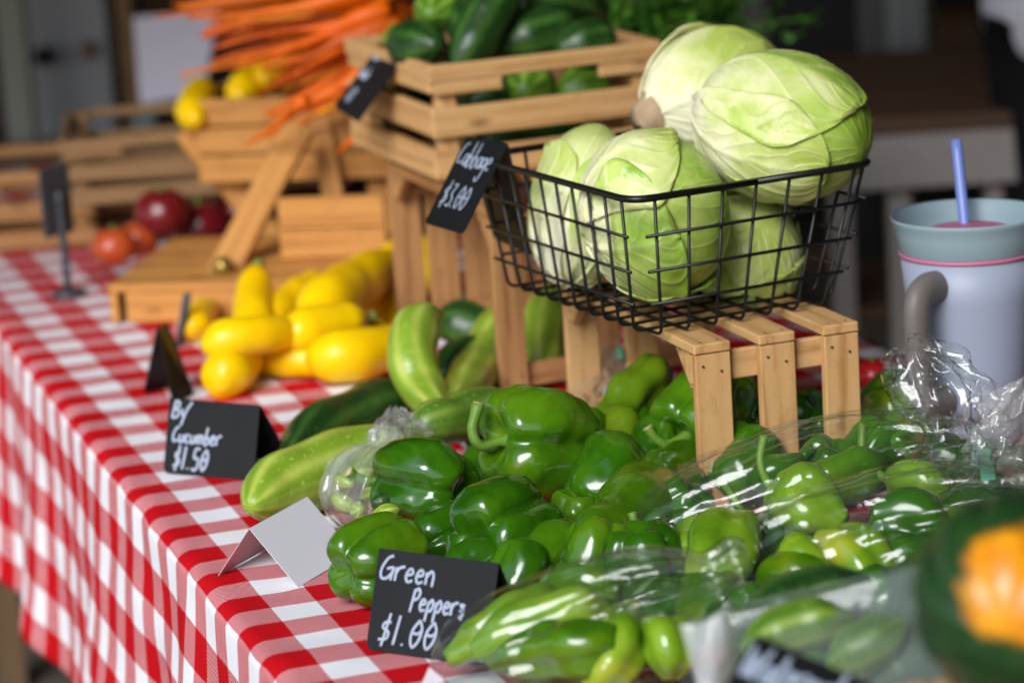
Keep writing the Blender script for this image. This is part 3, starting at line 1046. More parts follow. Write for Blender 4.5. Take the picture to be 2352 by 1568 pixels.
# ------------------------------------------------------------------ cucumbers on the cloth
def cuke(label, pts, r, mat, group, seed=0, ends=0.45, name='cucumber', n=34):
    v, f, u = tube(pts, [r * ends * 0.5, r * ends * 1.5, r * 0.97, r, r, r * 0.97, r * ends * 1.5, r * ends * 0.5], n, 26, rough=r * 0.12, seed=seed)
    o = mesh(name, v, f, mat, None, u, origin=Vector(pts[len(pts) // 2]))
    return tag(o, label, 'cucumber', group)


GC = 'large cucumbers beside the peppers'
cuke('long light green cucumber lying nearest the white paper tent', [P(572, 1165, 0.032), P(640, 1122, 0.034), P(760, 1078, 0.035), P(880, 1048, 0.036), P(980, 1036, 0.036)], 0.033, CUKE_L, GC, 1)
cuke('shadowed cucumber side under the long light green one', [P(690, 1130, 0.012), P(800, 1125, 0.013), P(900, 1110, 0.013)], 0.016, CUKE_G, GC, 8)
cuke('dark green cucumber lying on the cloth right of the cucumber card', [P(655, 1072, 0.024), P(740, 1000, 0.026), P(860, 945, 0.026), P(985, 905, 0.026)], 0.031, CUKE_D, GC, 2)
cuke('green cucumber lying across behind the olive pepper', [P(930, 985, 0.066), P(1010, 968, 0.066), P(1110, 940, 0.064), P(1200, 925, 0.060)], 0.022, CUKE_G, GC, 3)
cuke('curved light green cucumber propped up left of the others', [P(1035, 965, 0.045), D(978, 900, 2.86), D(945, 820, 2.88), D(960, 745, 2.92), D(1010, 722, 2.96)], 0.024, CUKE_L, GC, 4)
cuke('light striped cucumber leaning right against the crate', [P(1040, 945, 0.048), D(1085, 865, 2.98), D(1135, 770, 3.07), D(1175, 700, 3.13)], 0.024, CUKE_L, GC, 5)
cuke('green cucumber standing behind the crate leg under the basket', [D(1240, 875, 3.04), D(1243, 810, 3.07), D(1252, 735, 3.10), D(1262, 655, 3.13)], 0.024, CUKE_L, GC, 6)
cuke('dark cucumber lying at the back between the leaning ones', [D(990, 755, 3.16), D(1060, 745, 3.15), D(1110, 780, 3.14), D(1130, 830, 3.12)], 0.027, CUKE_D, GC, 7)
cuke('dark cucumber below the gap of the leaning ones', [P(1010, 860, 0.03), P(1080, 835, 0.03), P(1150, 850, 0.03)], 0.03, CUKE_D, GC, 9)

# dark cucumbers in the slatted crate
GK = 'dark cucumbers in the slatted crate'


def PY(px, py, Y):
    d = ray(px, py)
    return CAM + d * ((Y - CAM.y) / d.y)


def PX(px, py, X):
    d = ray(px, py)
    return CAM + d * ((X - CAM.x) / d.x)


crate_c = [
    ('round bright cucumber end on top of the crate heap', [PY(985, 35, 0.74), PY(1015, 20, 0.78), PY(1050, 5, 0.82)], 0.027, CUKE_P),
    ('dark cucumber with a pale tip at the crate front left', [PY(1008, 105, 0.68), PY(955, 105, 0.73), PY(915, 100, 0.78)], 0.027, CUKE_D),
    ('light green cucumber at the crate left edge', [PX(878, 92, 0.392), PX(915, 92, 0.41), PX(950, 92, 0.43)], 0.018, CUKE_P),
    ('long dark cucumber leaning out over the crate front edge', [PY(1050, 170, 0.662), PY(1090, 90, 0.68), PY(1145, -10, 0.70), PY(1180, -70, 0.72)], 0.026, CUKE_D),
    ('dark cucumber across the middle of the crate', [PY(1140, 110, 0.70), PY(1240, 80, 0.71), PY(1330, 65, 0.72)], 0.030, CUKE_D),
    ('dark cucumber behind the crate middle', [PY(1160, 40, 0.76), PY(1260, 20, 0.78), PY(1360, 0, 0.78)], 0.032, CUKE_D),
    ('dark cucumber at the crate right end', [PY(1280, 115, 0.68), PY(1350, 100, 0.69), PY(1410, 90, 0.70)], 0.026, CUKE_D),
    ('green cucumber end seen through the long side gap', [PY(1203, 212, 0.672), PY(1215, 205, 0.71), PY(1230, 195, 0.76)], 0.030, CUKE_P),
    ('dark cucumber behind the right part of the side gap', [PY(1285, 212, 0.68), PY(1345, 200, 0.69), PY(1405, 190, 0.70)], 0.024, CUKE_P),
    ('dark cucumber lying low in the crate', [PY(1075, 240, 0.68), PY(1120, 230, 0.70), PY(1165, 225, 0.72)], 0.026, CUKE_D),
    ('dark cucumber low on the short side of the crate', [PX(905, 318, 0.412), PX(940, 345, 0.415), PX(978, 372, 0.42)], 0.024, CUKE_D),
    ('dark cucumber behind the short side gap', [PX(905, 222, 0.412), PX(945, 240, 0.415), PX(985, 262, 0.42)], 0.024, CUKE_D),
    ('dark cucumber behind the wooden corner', [PY(1080, 335, 0.68), PY(1200, 322, 0.69), PY(1340, 300, 0.70)], 0.024, CUKE_D),
    ('dark cucumber at the back left of the heap', [PY(1050, 30, 0.78), PY(1075, 60, 0.74), PY(1090, 90, 0.72)], 0.024, CUKE_D),
    ('dark cucumber at the top edge of the picture on the heap', [PY(1200, -20, 0.72), PY(1300, -10, 0.73), PY(1390, 30, 0.74)], 0.028, CUKE_D),
]
for q, (lab, pts, r, m) in enumerate(crate_c):
    cuke(lab, pts, r, m, GK, 20 + q, n=24)


# ------------------------------------------------------------------ yellow squash
def squash(label, pts, r, seed, group='yellow squash on the cloth', neck=0.82):
    """first point is the blossom end, last the stem"""
    t = thing('yellow_squash', label, 'squash', Vector(pts[0]) - Vector((0, 0, r)), group)
    v, f, u = tube(pts, [r * 0.35, r * 0.82, r, r, r * 0.95, r * 0.90, r * neck, r * neck * 0.6], 36, 26, rough=r * 0.10, seed=seed)
    mesh('flesh', v, f, SQUASH, t, u, origin=Vector(pts[0]))
    d = (Vector(pts[-1]) - Vector(pts[-2])).normalized()
    e = Vector(pts[-1])
    v, f, u = tube([e - d * 0.004, e + d * 0.008, e + d * 0.016], [r * neck * 0.5, r * neck * 0.35, r * neck * 0.4], 8, 10, lobe=(5, 0.2))
    mesh('stem', v, f, SQ_STEM, t)
    return t


sq = [
    ('yellow squash with its end towards the camera behind the cucumber card', [P(508, 880, 0.024), P(520, 860, 0.027), P(545, 835, 0.030), P(575, 800, 0.032)], 0.027),
    ('yellow squash lying across on top of the end-on one', [P(498, 788, 0.058), P(540, 778, 0.060), P(590, 772, 0.060), P(640, 765, 0.058)], 0.023),
    ('upright yellow squash at the left of the heap', [D(592, 755, 3.22), D(585, 725, 3.25), D(585, 690, 3.28), D(590, 652, 3.30)], 0.024),
    ('yellow squash tilted right behind the upright one', [D(640, 735, 3.26), D(660, 705, 3.30), D(690, 678, 3.33), D(715, 660, 3.36)], 0.022),
    ('pale yellow squash with a green tip lying at the heap front', [P(610, 818, 0.024), P(660, 822, 0.025), P(710, 822, 0.026), P(760, 815, 0.026)], 0.021),
    ('yellow squash wedged under the big one', [P(675, 765, 0.055), P(715, 755, 0.056), P(760, 745, 0.056), P(800, 738, 0.055)], 0.024),
    ('large yellow squash at the front right of the heap', [P(748, 818, 0.030), P(800, 815, 0.032), P(850, 805, 0.032), P(905, 790, 0.030)], 0.029),
    ('biggest yellow squash lying diagonally on top', [D(740, 708, 3.18), D(775, 680, 3.22), D(820, 650, 3.28), D(860, 622, 3.34)], 0.032),
    ('bright yellow squash standing at the crate corner', [D(888, 735, 3.34), D(890, 690, 3.37), D(895, 645, 3.40), D(905, 600, 3.43)], 0.028),
    ('yellow squash peeking out behind the crate slat', [D(972, 650, 3.42), D(975, 620, 3.44), D(972, 595, 3.46), D(970, 575, 3.48)], 0.020),
    ('yellow squash in the shade under the heap', [P(850, 770, 0.03), P(800, 770, 0.03), P(740, 775, 0.03), P(690, 785, 0.03)], 0.025),
]
for q, (lab, pts, r) in enumerate(sq):
    cc = sum((Vector(p) for p in pts), Vector()) / len(pts)
    kx = 1.0 if q == 0 else 1.5
    squash(lab, [cc + (Vector(p) - cc) * kx for p in pts], r * 0.98, q * 1.7)


# ------------------------------------------------------------------ price cards
GLY = {
    'G': (0.72, [[(.55, .97), (.3, .85), (.08, .45), (.12, .1), (.36, .05), (.6, .25), (.66, .5), (.34, .44)], [(.66, .5), (.62, 0)]]),
    'r': (0.42, [[(0, .55), (.03, 0)], [(.02, .3), (.15, .52), (.42, .6)]]),
    'e': (0.42, [[(.05, .28), (.33, .36), (.28, .53), (.12, .5), (.03, .25), (.15, .03), (.4, .1)]]),
    'n': (0.44, [[(0, .5), (.03, 0)], [(.03, .3), (.2, .54), (.35, .4), (.37, -.05)]]),
    'P': (0.48, [[(.1, .95), (0, -.1)], [(.06, .8), (.3, .98), (.45, .8), (.35, .55), (.06, .45)]]),
    'p': (0.44, [[(.05, .5), (0, -.42)], [(.05, .35), (.25, .56), (.38, .35), (.25, .08), (.04, .1)]]),
    's': (0.40, [[(.36, .5), (.05, .52), (.34, .3), (.08, .24), (.33, .1), (.12, -.04), (.34, -.12)]]),
    '$': (0.55, [[(.44, .75), (.2, .72), (.12, .55), (.4, .4), (.35, .18), (.02, .12)], [(.34, 1.05), (.2, -.1)]]),
    '1': (0.30, [[(.12, 1.02), (.05, 0)]]),
    '.': (0.22, [[(.02, .08), (.06, .02)]]),
    '0': (0.52, [[(.28, .95), (.06, .6), (.04, .25), (.18, .02), (.38, .25), (.44, .65), (.28, .95)], [(.05, .5), (.28, .48), (.46, .62)]]),
    'C': (0.52, [[(.5, .92), (.26, .86), (.05, .45), (.14, .08), (.5, .15)]]),
    'a': (0.42, [[(.35, .45), (.1, .46), (.02, .2), (.15, .03), (.33, .2), (.36, .5), (.4, 0)]]),
    'b': (0.42, [[(.14, 1.05), (.03, .05), (.25, .03), (.38, .25), (.22, .45), (.06, .3)]]),
    'g': (0.42, [[(.35, .45), (.1, .48), (.02, .25), (.15, .08), (.33, .25), (.37, .5), (.33, -.3), (.1, -.48), (0, -.3)]]),
    '3': (0.48, [[(.05, .9), (.36, .92), (.18, .55), (.4, .32), (.26, .03), (0, .1)]]),
    '5': (0.50, [[(.44, .95), (.12, .93), (.08, .55), (.34, .52), (.4, .2), (.2, 0), (0, .08)]]),
    'u': (0.44, [[(0, .5), (.03, .1), (.2, .03), (.33, .2), (.36, .5), (.4, 0)]]),
    'c': (0.38, [[(.33, .45), (.12, .48), (.02, .22), (.15, .03), (.36, .1)]]),
    'm': (0.60, [[(0, .5), (.02, 0)], [(.02, .3), (.15, .52), (.25, .35), (.26, 0)], [(.26, .3), (.4, .52), (.52, .35), (.55, 0)]]),
    'B': (0.48, [[(.08, .95), (0, 0)], [(.08, .95), (.35, .85), (.3, .6), (.05, .52), (.38, .4), (.33, .08), (0, 0)]]),
    'y': (0.60, [[(0, .55), (.08, .2), (.25, .2)], [(.6, .95), (.3, .4), (.1, -.4)]]),
    'i': (0.2, [[(.03, .5), (.05, 0)], [(.05, .75), (.06, .7)]]),
    'M': (0.7, [[(0, 0), (.08, .95), (.3, .3), (.55, .95), (.62, 0)]]),
    '2': (0.5, [[(.03, .75), (.2, .95), (.38, .75), (.03, .05), (.45, .03)]]),
    'W': (0.8, [[(0, .95), (.15, .02), (.36, .7), (.5, .02), (.75, .98)]]),
    't': (0.34, [[(.15, .95), (.12, .05), (.3, .05)], [(0, .6), (.32, .64)]]),
    'l': (0.22, [[(.08, 1), (.04, .02)]]),
    'o': (0.42, [[(.2, .5), (.03, .3), (.15, .03), (.36, .2), (.2, .5)]]),
    ' ': (0.3, []),
}


def lettering(parent, org, eu, ev, en, text, x, y, h, wscale=1.0, r=0.0011, slant=0.12, space=0.1, name='lettering'):
    V, F = [], []
    cx = x
    for ch in text:
        w, strokes = GLY[ch]
        for st in strokes:
            pts = [org + eu * (cx + (p[0] + slant * p[1]) * h * wscale) + ev * (y + p[1] * h) + en * 0.0009 for p in st]
            v, f, u = tube(pts, [r], max(6, 5 * len(pts)), 6)
            # press the stroke flat against the card
            v = [q - en * (en.dot(q - org) - 0.0009) * 0.75 for q in v]
            b = len(V)
            V += v
            F += [tuple(i + b for i in ff) for ff in f]
        cx += (w + space) * h * wscale
    return mesh(name, V, F, INK, parent)


def card_panel(name, a, b, c, d, parent, th=0.0011, mat=CHALK, cr=0.005):
    """flat panel a,b (bottom left, bottom right), c,d (top right, top left) with rounded bottom corners"""
    a, b, c, d = map(Vector, (a, b, c, d))
    e1, e2 = (b - a).normalized(), (d - a).normalized()
    pts = [d, a + e2 * cr, a + e2 * cr * 0.3 + e1 * cr * 0.3, a + e1 * cr, b - e1 * cr, b - e1 * cr * 0.3 + e2 * cr * 0.3, b + e2 * cr, c]
    n = e1.cross(e2).normalized() * th
    m = len(pts)
    V = [p + n * 0 for p in pts] + [p - n for p in pts]
    F = [tuple(range(m)), tuple(range(2 * m - 1, m - 1, -1))] + [((i + 1) % m, i, i + m, (i + 1) % m + m) for i in range(m)]
    o = mesh(name, V, F, mat, parent, smooth=False)
    return o


def tent_card(label, BLc, BRc, TLc, TRc, lines, back_out=0.06, back_drop=None, group='black chalkboard price cards'):
    """front panel from four corners; the back panel hangs from the same fold"""
    BLc, BRc, TLc, TRc = map(Vector, (BLc, BRc, TLc, TRc))
    t = thing('price_card', label, 'price card', (BLc + BRc) / 2, group)
    card_panel('front_panel', BLc, BRc, TRc, TLc, t)
    eu = (BRc - BLc).normalized()
    ev = (TLc - BLc)
    H = ev.length
    ev.normalize()
    en = eu.cross(ev).normalized()
    hor = Vector((ev.x, ev.y, 0))
    hor = hor.normalized() if hor.length > 1e-4 else Vector((0, 1, 0))
    drop = back_drop if back_drop is not None else H * 0.9
    k = hor * back_out - ZV * drop
    card_panel('back_panel', TRc + k, TLc + k, TLc - en * 0.0012, TRc - en * 0.0012, t)
    W = (BRc - BLc).length
    for (txt, fx, fy, hh, ws, r) in lines:
        lettering(t, BLc, eu, ev, en, txt, fx * W, fy * H, hh * H, ws, r)
    return t


# green peppers card
bl, br = P(840, 1490, 0.003), P(1115, 1531, 0.003)
eu = (br - bl).normalized()
nn = Vector((-eu.y, eu.x, 0))
top = nn * 0.028 + ZV * 0.073
tent_card('black price card lettered Green Peppers in front of the pile', bl, br, bl + top, br + top,
          [('Green', 0.03, 0.70, 0.25, 0.92, 0.0014), ('Peppers', 0.33, 0.44, 0.22, 0.78, 0.0014), ('$1.00', 0.09, 0.08, 0.29, 0.92, 0.0014)], back_out=0.036, back_drop=0.072)
# cucumber card
bl, br = P(375, 1085, 0.003), P(582, 1105, 0.003)
eu = (br - bl).normalized()
nn = Vector((-eu.y, eu.x, 0))
top = nn * 0.021 + ZV * 0.068
tent_card('black price card standing on the cloth, priced $1.50', bl, br, bl + top, br + top,
          [('By', 0.05, 0.74, 0.24, 1.0, 0.0017), ('Cucumber', 0.07, 0.42, 0.22, 0.82, 0.0016), ('$1.50', 0.10, 0.07, 0.30, 0.75, 0.0017)], back_out=0.045, back_drop=0.066)
# cabbage card hung over the basket rim
dk = 2.80
tl, tr = D(1072, 313, 2.785), D(1166, 331, 2.735)
blc, brc = D(975, 512, 2.735), D(1063, 537, 2.685)
t = thing('price_card', 'black price card lettered Cabbage hung over the basket rim', 'price card', blc, 'black chalkboard price cards')
card_panel('front_panel', blc, brc, tr, tl, t)
eu = (brc - blc).normalized()
ev = (tl - blc)
H = ev.length
ev.normalize()
en = eu.cross(ev).normalized()
card_panel('back_panel', D(1226, 588, 2.79), D(1135, 545, 2.85), tl - en * 0.0012, tr - en * 0.0012, t)
W_ = (brc - blc).length
lettering(t, blc, eu, ev, en, 'Cabbage', 0.06 * W_, 0.68 * H, 0.27 * H, 0.56, 0.0009, 0.05, 0.05)
lettering(t, blc, eu, ev, en, '$3.00', 0.12 * W_, 0.22 * H, 0.27 * H, 0.58, 0.0009, 0.05, 0.05)

# card hung on the crate of dark cucumbers
t = thing('price_card', 'black price card hung over the edge of the crate of dark cucumbers', 'price card', D(765, 245, 3.18), 'black chalkboard price cards')
blc, brc, tr, tl = D(766, 246, 3.24), D(822, 280, 3.16), D(932, 122, 3.18), D(874, 102, 3.26)
card_panel('front_panel', blc, brc, tr, tl, t)
eu = (brc - blc).normalized()
ev = (tl - blc)
H = ev.length
ev.normalize()
en = eu.cross(ev).normalized()
card_panel('back_panel', D(965, 190, 3.17), D(905, 165, 3.25), tl - en * 0.0012, tr - en * 0.0012, t)
W_ = (brc - blc).length
lettering(t, blc, eu, ev, en, 'Mini', 0.1 * W_, 0.78 * H, 0.16 * H, 0.6, 0.0014, 0.05)
lettering(t, blc, eu, ev, en, 'Cucumber', 0.08 * W_, 0.50 * H, 0.17 * H, 0.42, 0.0014, 0.05, 0.06)
lettering(t, blc, eu, ev, en, '$2', 0.2 * W_, 0.16 * H, 0.2 * H, 0.7, 0.0014, 0.05)

# white paper tent
t = thing('paper_tent', 'plain white folded paper tent on the cloth by the light cucumber', 'paper sign', P(600, 1330, 0))
f1, b1 = P(684, 1348, 0.003), P(500, 1322, 0.003)
r1 = D(573, 1213, 2.46)
r2 = P(706, 1140, r1.z)
f2 = f1 + (r2 - r1)
b2 = b1 + (f2 - f1)
card_panel('front_sheet', f1, f2, r2, r1, t, 0.0005, PAPER, 0.0005)
card_panel('back_sheet', b2, b1, r1 - Vector((0.0006, 0, 0)), r2 - Vector((0.0006, 0, 0)), t, 0.0005, PAPER_PINK, 0.0005)
# small loose paper at the lower edge of the picture
t = thing('paper_slip', 'small white paper corner on the cloth at the bottom edge', 'paper', P(985, 1560, 0))
card_panel('sheet', P(955, 1600, 0.003), P(1040, 1615, 0.003), D(1020, 1560, 2.10), D(985, 1532, 2.12), t, 0.0005, PAPER, 0.0005)

# ------------------------------------------------------------------ tumbler
tc0 = P(2236, 1010, 0.003)
dep_t = (tc0 - CAM).dot(CW)
tm = thing('tumbler', 'lilac insulated tumbler with teal lid and blue straw', 'tumbler', tc0)
LILAC = m_plain('lilac_enamel', (0.31, 0.355, 0.46), 0.45, 0.4, var=0.03, scale=8)
LILAC_D = m_plain('dull_lilac_base', (0.20, 0.20, 0.27), 0.6, 0.4, var=0.03)
TEAL = m_plain('pale_teal_plastic', (0.26, 0.36, 0.40), 0.5, 0.4, var=0.03)
PINK = m_plain('pink_silicone', (0.55, 0.16, 0.28), 0.5, 0.4, var=0.05)
TAUPE = m_plain('taupe_grip', (0.155, 0.135, 0.125), 0.5, 0.4, var=0.05)
STRAW = m_plain('periwinkle_straw', (0.18, 0.25, 0.62), 0.35, 0.5, var=0.03)


def lathe(name, base, prof, mat, parent, seg=64):
    V = []
    for (r, z) in prof:
        for k in range(seg):
            th = 2 * math.pi * k / seg
            V.append((base.x + r * math.cos(th), base.y + r * math.sin(th), base.z + z))
    return mesh(name, V, grid_faces(seg, len(prof), True), mat, parent)


lathe('base', tc0, [(0.0, 0.0), (0.040, 0.0), (0.0425, 0.003), (0.0435, 0.026), (0.0, 0.026)], LILAC_D, tm)
lathe('body', tc0, [(0.0435, 0.0262), (0.0475, 0.030), (0.0520, 0.07), (0.0585, 0.14), (0.0620, 0.178), (0.0, 0.178)], LILAC, tm)
lathe('ring', tc0, [(0.0615, 0.1782), (0.0637, 0.1785), (0.0637, 0.1812), (0.0615, 0.1815)], PINK, tm)
lathe('lid', tc0, [(0.0622, 0.1817), (0.0632, 0.183), (0.0655, 0.198), (0.0685, 0.209), (0.0705, 0.2125), (0.0700, 0.2145), (0.0675, 0.2130), (0.0635, 0.198), (0.0615, 0.190), (0.0, 0.190)], TEAL, tm)
lathe('lid_dial', tc0, [(0.040, 0.1902), (0.040, 0.1985), (0.036, 0.2000), (0.0, 0.2000)], PINK, tm)
sb = D(2216, 520, dep_t - 0.02)
st = D(2196, 322, dep_t - 0.01)
v, f, u = tube([sb - (st - sb) * 0.25, sb, st], [0.0052], 14, 18)
mesh('straw', v, f, STRAW, tm)
hd = cdir(-0.60, 0, 0.80)
hd = Vector((hd.x, hd.y, 0)).normalized()
hp = [tc0 + hd * 0.055 + ZV * 0.158, tc0 + hd * 0.082 + ZV * 0.159, tc0 + hd * 0.096 + ZV * 0.148, tc0 + hd * 0.097 + ZV * 0.115, tc0 + hd * 0.092 + ZV * 0.075, tc0 + hd * 0.080 + ZV * 0.052, tc0 + hd * 0.046 + ZV * 0.050]
v, f, u = tube(hp, [0.0115], 40, 16, flat=1.3)
mesh('handle', v, f, TAUPE, tm)


# ------------------------------------------------------------------ plastic bags
def bag(label, c, neck, prof, sx, sy, seed, mat, floor=0.004, pleat=0.30, crinkle=0.06, nu=150, nv=110, group='clear produce bags', roll=0.0, tie=None, name='plastic_bag'):
    """sack of film: turned round its neck axis; prof is a list of (height, radius) from the open tip to the bottom"""
    t = thing(name, label, 'plastic bag', Vector((c.x, c.y, floor)), group)
    x, y, z = basis(neck, roll)
    zs = [p[0] for p in prof]
    rs = [p[1] for p in prof]
    V = []
    kp = 9 + int(seed) % 4
    for j in range(nv):
        tt = j / (nv - 1)
        h = lerp_list(zs, tt)
        r = lerp_list(rs, tt)
        necky = math.exp(-((h - zs[2]) / (abs(zs[0] - zs[2]) * 1.6 + 0.02)) ** 2) + 0.22
        for i in range(nu):
            th = 2 * math.pi * i / nu
            q = Vector((math.cos(th) * 1.3, math.sin(th) * 1.3, h * 16 + seed))
            pl = math.cos(kp * th + 2.5 * noise.noise(q * 0.8)) + 0.6 * math.cos((kp * 2 + 3) * th + 3 * noise.noise(q))
            k = 1 + pleat * necky * pl * 0.5
            n1 = 1 - 2 * abs(noise.noise(q * 1.7 + Vector((3, seed, 0))))
            n2 = 1 - 2 * abs(noise.noise(q * 3.9 + Vector((seed, 8, 0))))
            k += crinkle * (n1 * 1.1 + n2 * 0.45)
            p = c + x * (math.cos(th) * r * k * sx) + y * (math.sin(th) * r * k * sy) + z * (h + 0.35 * crinkle * 0.1 * n2)
            if p.z < floor:
                p.z = floor + 0.0004 * noise.noise(p * 40)
            V.append(p)
    o = mesh('film', V, grid_faces(nu, nv, True), mat, t)
    if tie:
        p0 = c + z * zs[2]
        board('tape_tie', p0 + Vector(tie), cdir(0.15, 1, 0.1), cdir(1, 0, 0.2), (0.026, 0.014, 0.004), m_plain('green_tape', (0.005, 0.20, 0.09), 0.4), t)
    return t


LG = 'light green peppers in the clear bags'
# bag at the front right of the card
B1 = P(1330, 1462, 0.040)
bag('clear plastic bag of peppers lying right of the Green Peppers card', B1, cdir(0.95, 0.30, 0.05),
    [(0.135, 0.030), (0.125, 0.036), (0.105, 0.030), (0.085, 0.040), (0.05, 0.052), (0.0, 0.056), (-0.05, 0.052), (-0.09, 0.040), (-0.108, 0.020), (-0.112, 0.002)], 1.0, 0.92, 3.7, BAG, 0.004, 0.20, 0.032)
b1 = [
    ([P(1400, 1420, 0.045), P(1300, 1425, 0.050), P(1190, 1450, 0.045), P(1090, 1500, 0.030)], [0.012, 0.024, 0.024, 0.019, 0.007], PEP_L, 'yellow green pepper pointing left in the bag beside the price card'),
    ([P(1420, 1480, 0.060), P(1330, 1490, 0.055), P(1220, 1500, 0.042), P(1130, 1520, 0.030)], [0.012, 0.022, 0.022, 0.018, 0.006], PEP_M, 'green pepper under the others in the bag beside the price card'),
    ([P(1450, 1400, 0.050), P(1430, 1470, 0.055), P(1390, 1540, 0.040), P(1350, 1590, 0.025)], [0.010, 0.019, 0.020, 0.016, 0.006], PEP_L, 'ribbed light pepper hanging down in the bag beside the price card'),
    ([P(1280, 1380, 0.050), P(1200, 1410, 0.050), P(1120, 1455, 0.040), P(1030, 1510, 0.022)], [0.010, 0.020, 0.020, 0.017, 0.007], PEP_L, 'pepper with a pale tip at the left end of the bag'),
    ([P(1500, 1450, 0.055), P(1540, 1490, 0.050), P(1545, 1560, 0.030)], [0.012, 0.022, 0.020, 0.008], PEP_L, 'light pepper at the right end of the bag beside the price card'),
    ([P(1180, 1530, 0.022), P(1250, 1545, 0.022), P(1330, 1560, 0.022)], [0.010, 0.018, 0.018, 0.008], PEP_D, 'dark pepper at the bottom of the bag beside the price card'),
    ([P(1250, 1345, 0.045), P(1330, 1350, 0.048), P(1420, 1365, 0.045)], [0.010, 0.018, 0.018, 0.008], PEP_M, 'green pepper along the back of the bag beside the price card'),
]
for q, (pts, rads, m, lab) in enumerate(b1):
    long_pepper(lab, pts, rads, q * 2.1, m, 0.0, group=LG, lobe=(4, 0.22), rough=0.005)

# bags against the crate legs
B2 = P(1790, 1170, 0.050)
bag('clear plastic bag of peppers lying against the crate legs', B2, cdir(0.93, 0.30, 0.0),
    [(0.200, 0.016), (0.192, 0.024), (0.172, 0.014), (0.150, 0.030), (0.10, 0.052), (0.03, 0.064), (-0.05, 0.060), (-0.10, 0.046), (-0.128, 0.020), (-0.132, 0.002)], 1.0, 0.95, 8.2, BAG, 0.004, 0.24, 0.035)
B3 = P(2010, 1262, 0.045)
bag('second clear bag of peppers in front of the one by the crate', B3, cdir(0.95, 0.25, 0.1),
    [(0.170, 0.020), (0.160, 0.030), (0.140, 0.022), (0.120, 0.036), (0.08, 0.052), (0.02, 0.060), (-0.05, 0.058), (-0.09, 0.044), (-0.118, 0.020), (-0.122, 0.002)], 1.0, 0.95, 5.4, BAG, 0.004, 0.24, 0.035)
b2 = [
    ([P(1700, 1195, 0.052), P(1665, 1250, 0.055), P(1645, 1315, 0.046), P(1640, 1375, 0.030)], [0.014, 0.028, 0.030, 0.024, 0.010], PEP_L, 0.045, cdir(-0.5, 0.6, 0.2), 'ribbed light pepper hanging down at the left of the bag by the crate'),
    ([P(1790, 1130, 0.070), P(1860, 1160, 0.065), P(1940, 1200, 0.055)], [0.020, 0.030, 0.026, 0.010], PEP_L, 0.05, cdir(0.3, 0.8, 0), 'light pepper with a bright shoulder by the crate legs'),
    ([P(1860, 1115, 0.060), P(1960, 1085, 0.065), P(2060, 1060, 0.062)], [0.012, 0.022, 0.020, 0.010], PEP_M, 0.0, None, 'green pepper lying along the back of the bag by the crate'),
    ([P(1890, 1235, 0.062), P(1950, 1265, 0.056), P(2005, 1320, 0.042), P(2030, 1370, 0.028)], [0.014, 0.025, 0.025, 0.019, 0.009], PEP_L, 0.0, None, 'light pepper end facing the camera in the bag by the crate'),
    ([P(2000, 1190, 0.065), P(2090, 1200, 0.060), P(2170, 1230, 0.050)], [0.014, 0.028, 0.028, 0.014], PEP_D, 0.0, None, 'dark pepper at the right of the bag by the crate'),
    ([P(2050, 1105, 0.060), P(2120, 1120, 0.058), P(2180, 1150, 0.050)], [0.014, 0.024, 0.024, 0.012], PEP_L, 0.055, cdir(0.2, 0.9, 0), 'pepper with a long arching stem at the right of the bag'),
    ([P(1530, 1255, 0.036), P(1590, 1250, 0.040), P(1665, 1245, 0.040)], [0.010, 0.022, 0.024, 0.012], PEP_L, 0.04, cdir(-0.1, 1, 0), 'green pepper at the left tip of the bag by the crate'),
    ([P(1800, 1280, 0.050), P(1850, 1300, 0.048), P(1900, 1340, 0.040)], [0.014, 0.024, 0.024, 0.012], PEP_L, 0.0, None, 'light pepper low in the bag by the crate'),
]
for q, (pts, rads, m, stm, sbend, lab) in enumerate(b2):
    long_pepper(lab, pts, rads, 20 + q * 1.9, m, stm, sbend, group=LG, lobe=(3, 0.30), rough=0.005)


def tuft(label, pts, rads, seed, mat, group='twisted bag tops'):
    """gathered top of a produce bag: a crumpled flaring sleeve of film"""
    t = thing('knotted_bag', label, 'plastic bag', Vector(pts[0]), group)
    path = catmull(pts, 60)
    nu = 110
    V = []
    tan = (path[-1] - path[0]).normalized()
    x, y, z = basis(tan)
    for j, p in enumerate(path):
        tt = j / (len(path) - 1)
        r = lerp_list(rads, tt)
        for i in range(nu):
            th = 2 * math.pi * i / nu
            q = Vector((math.cos(th) * 1.2, math.sin(th) * 1.2, tt * 2.6 + seed))
            k = 1 + 0.30 * math.cos(4 * th + 3 * noise.noise(q)) + 0.16 * math.cos(7 * th + 4 * noise.noise(q * 1.5))
            k += 0.35 * (1 - 2 * abs(noise.noise(q * 2.5)))
            V.append(p + x * (math.cos(th) * r * k) + y * (math.sin(th) * r * k * 0.6) + z * 0.006 * noise.noise(q * 2 + Vector((9, 0, 0))))
    mesh('film', V, grid_faces(nu, len(path), True), mat, t)
    return t


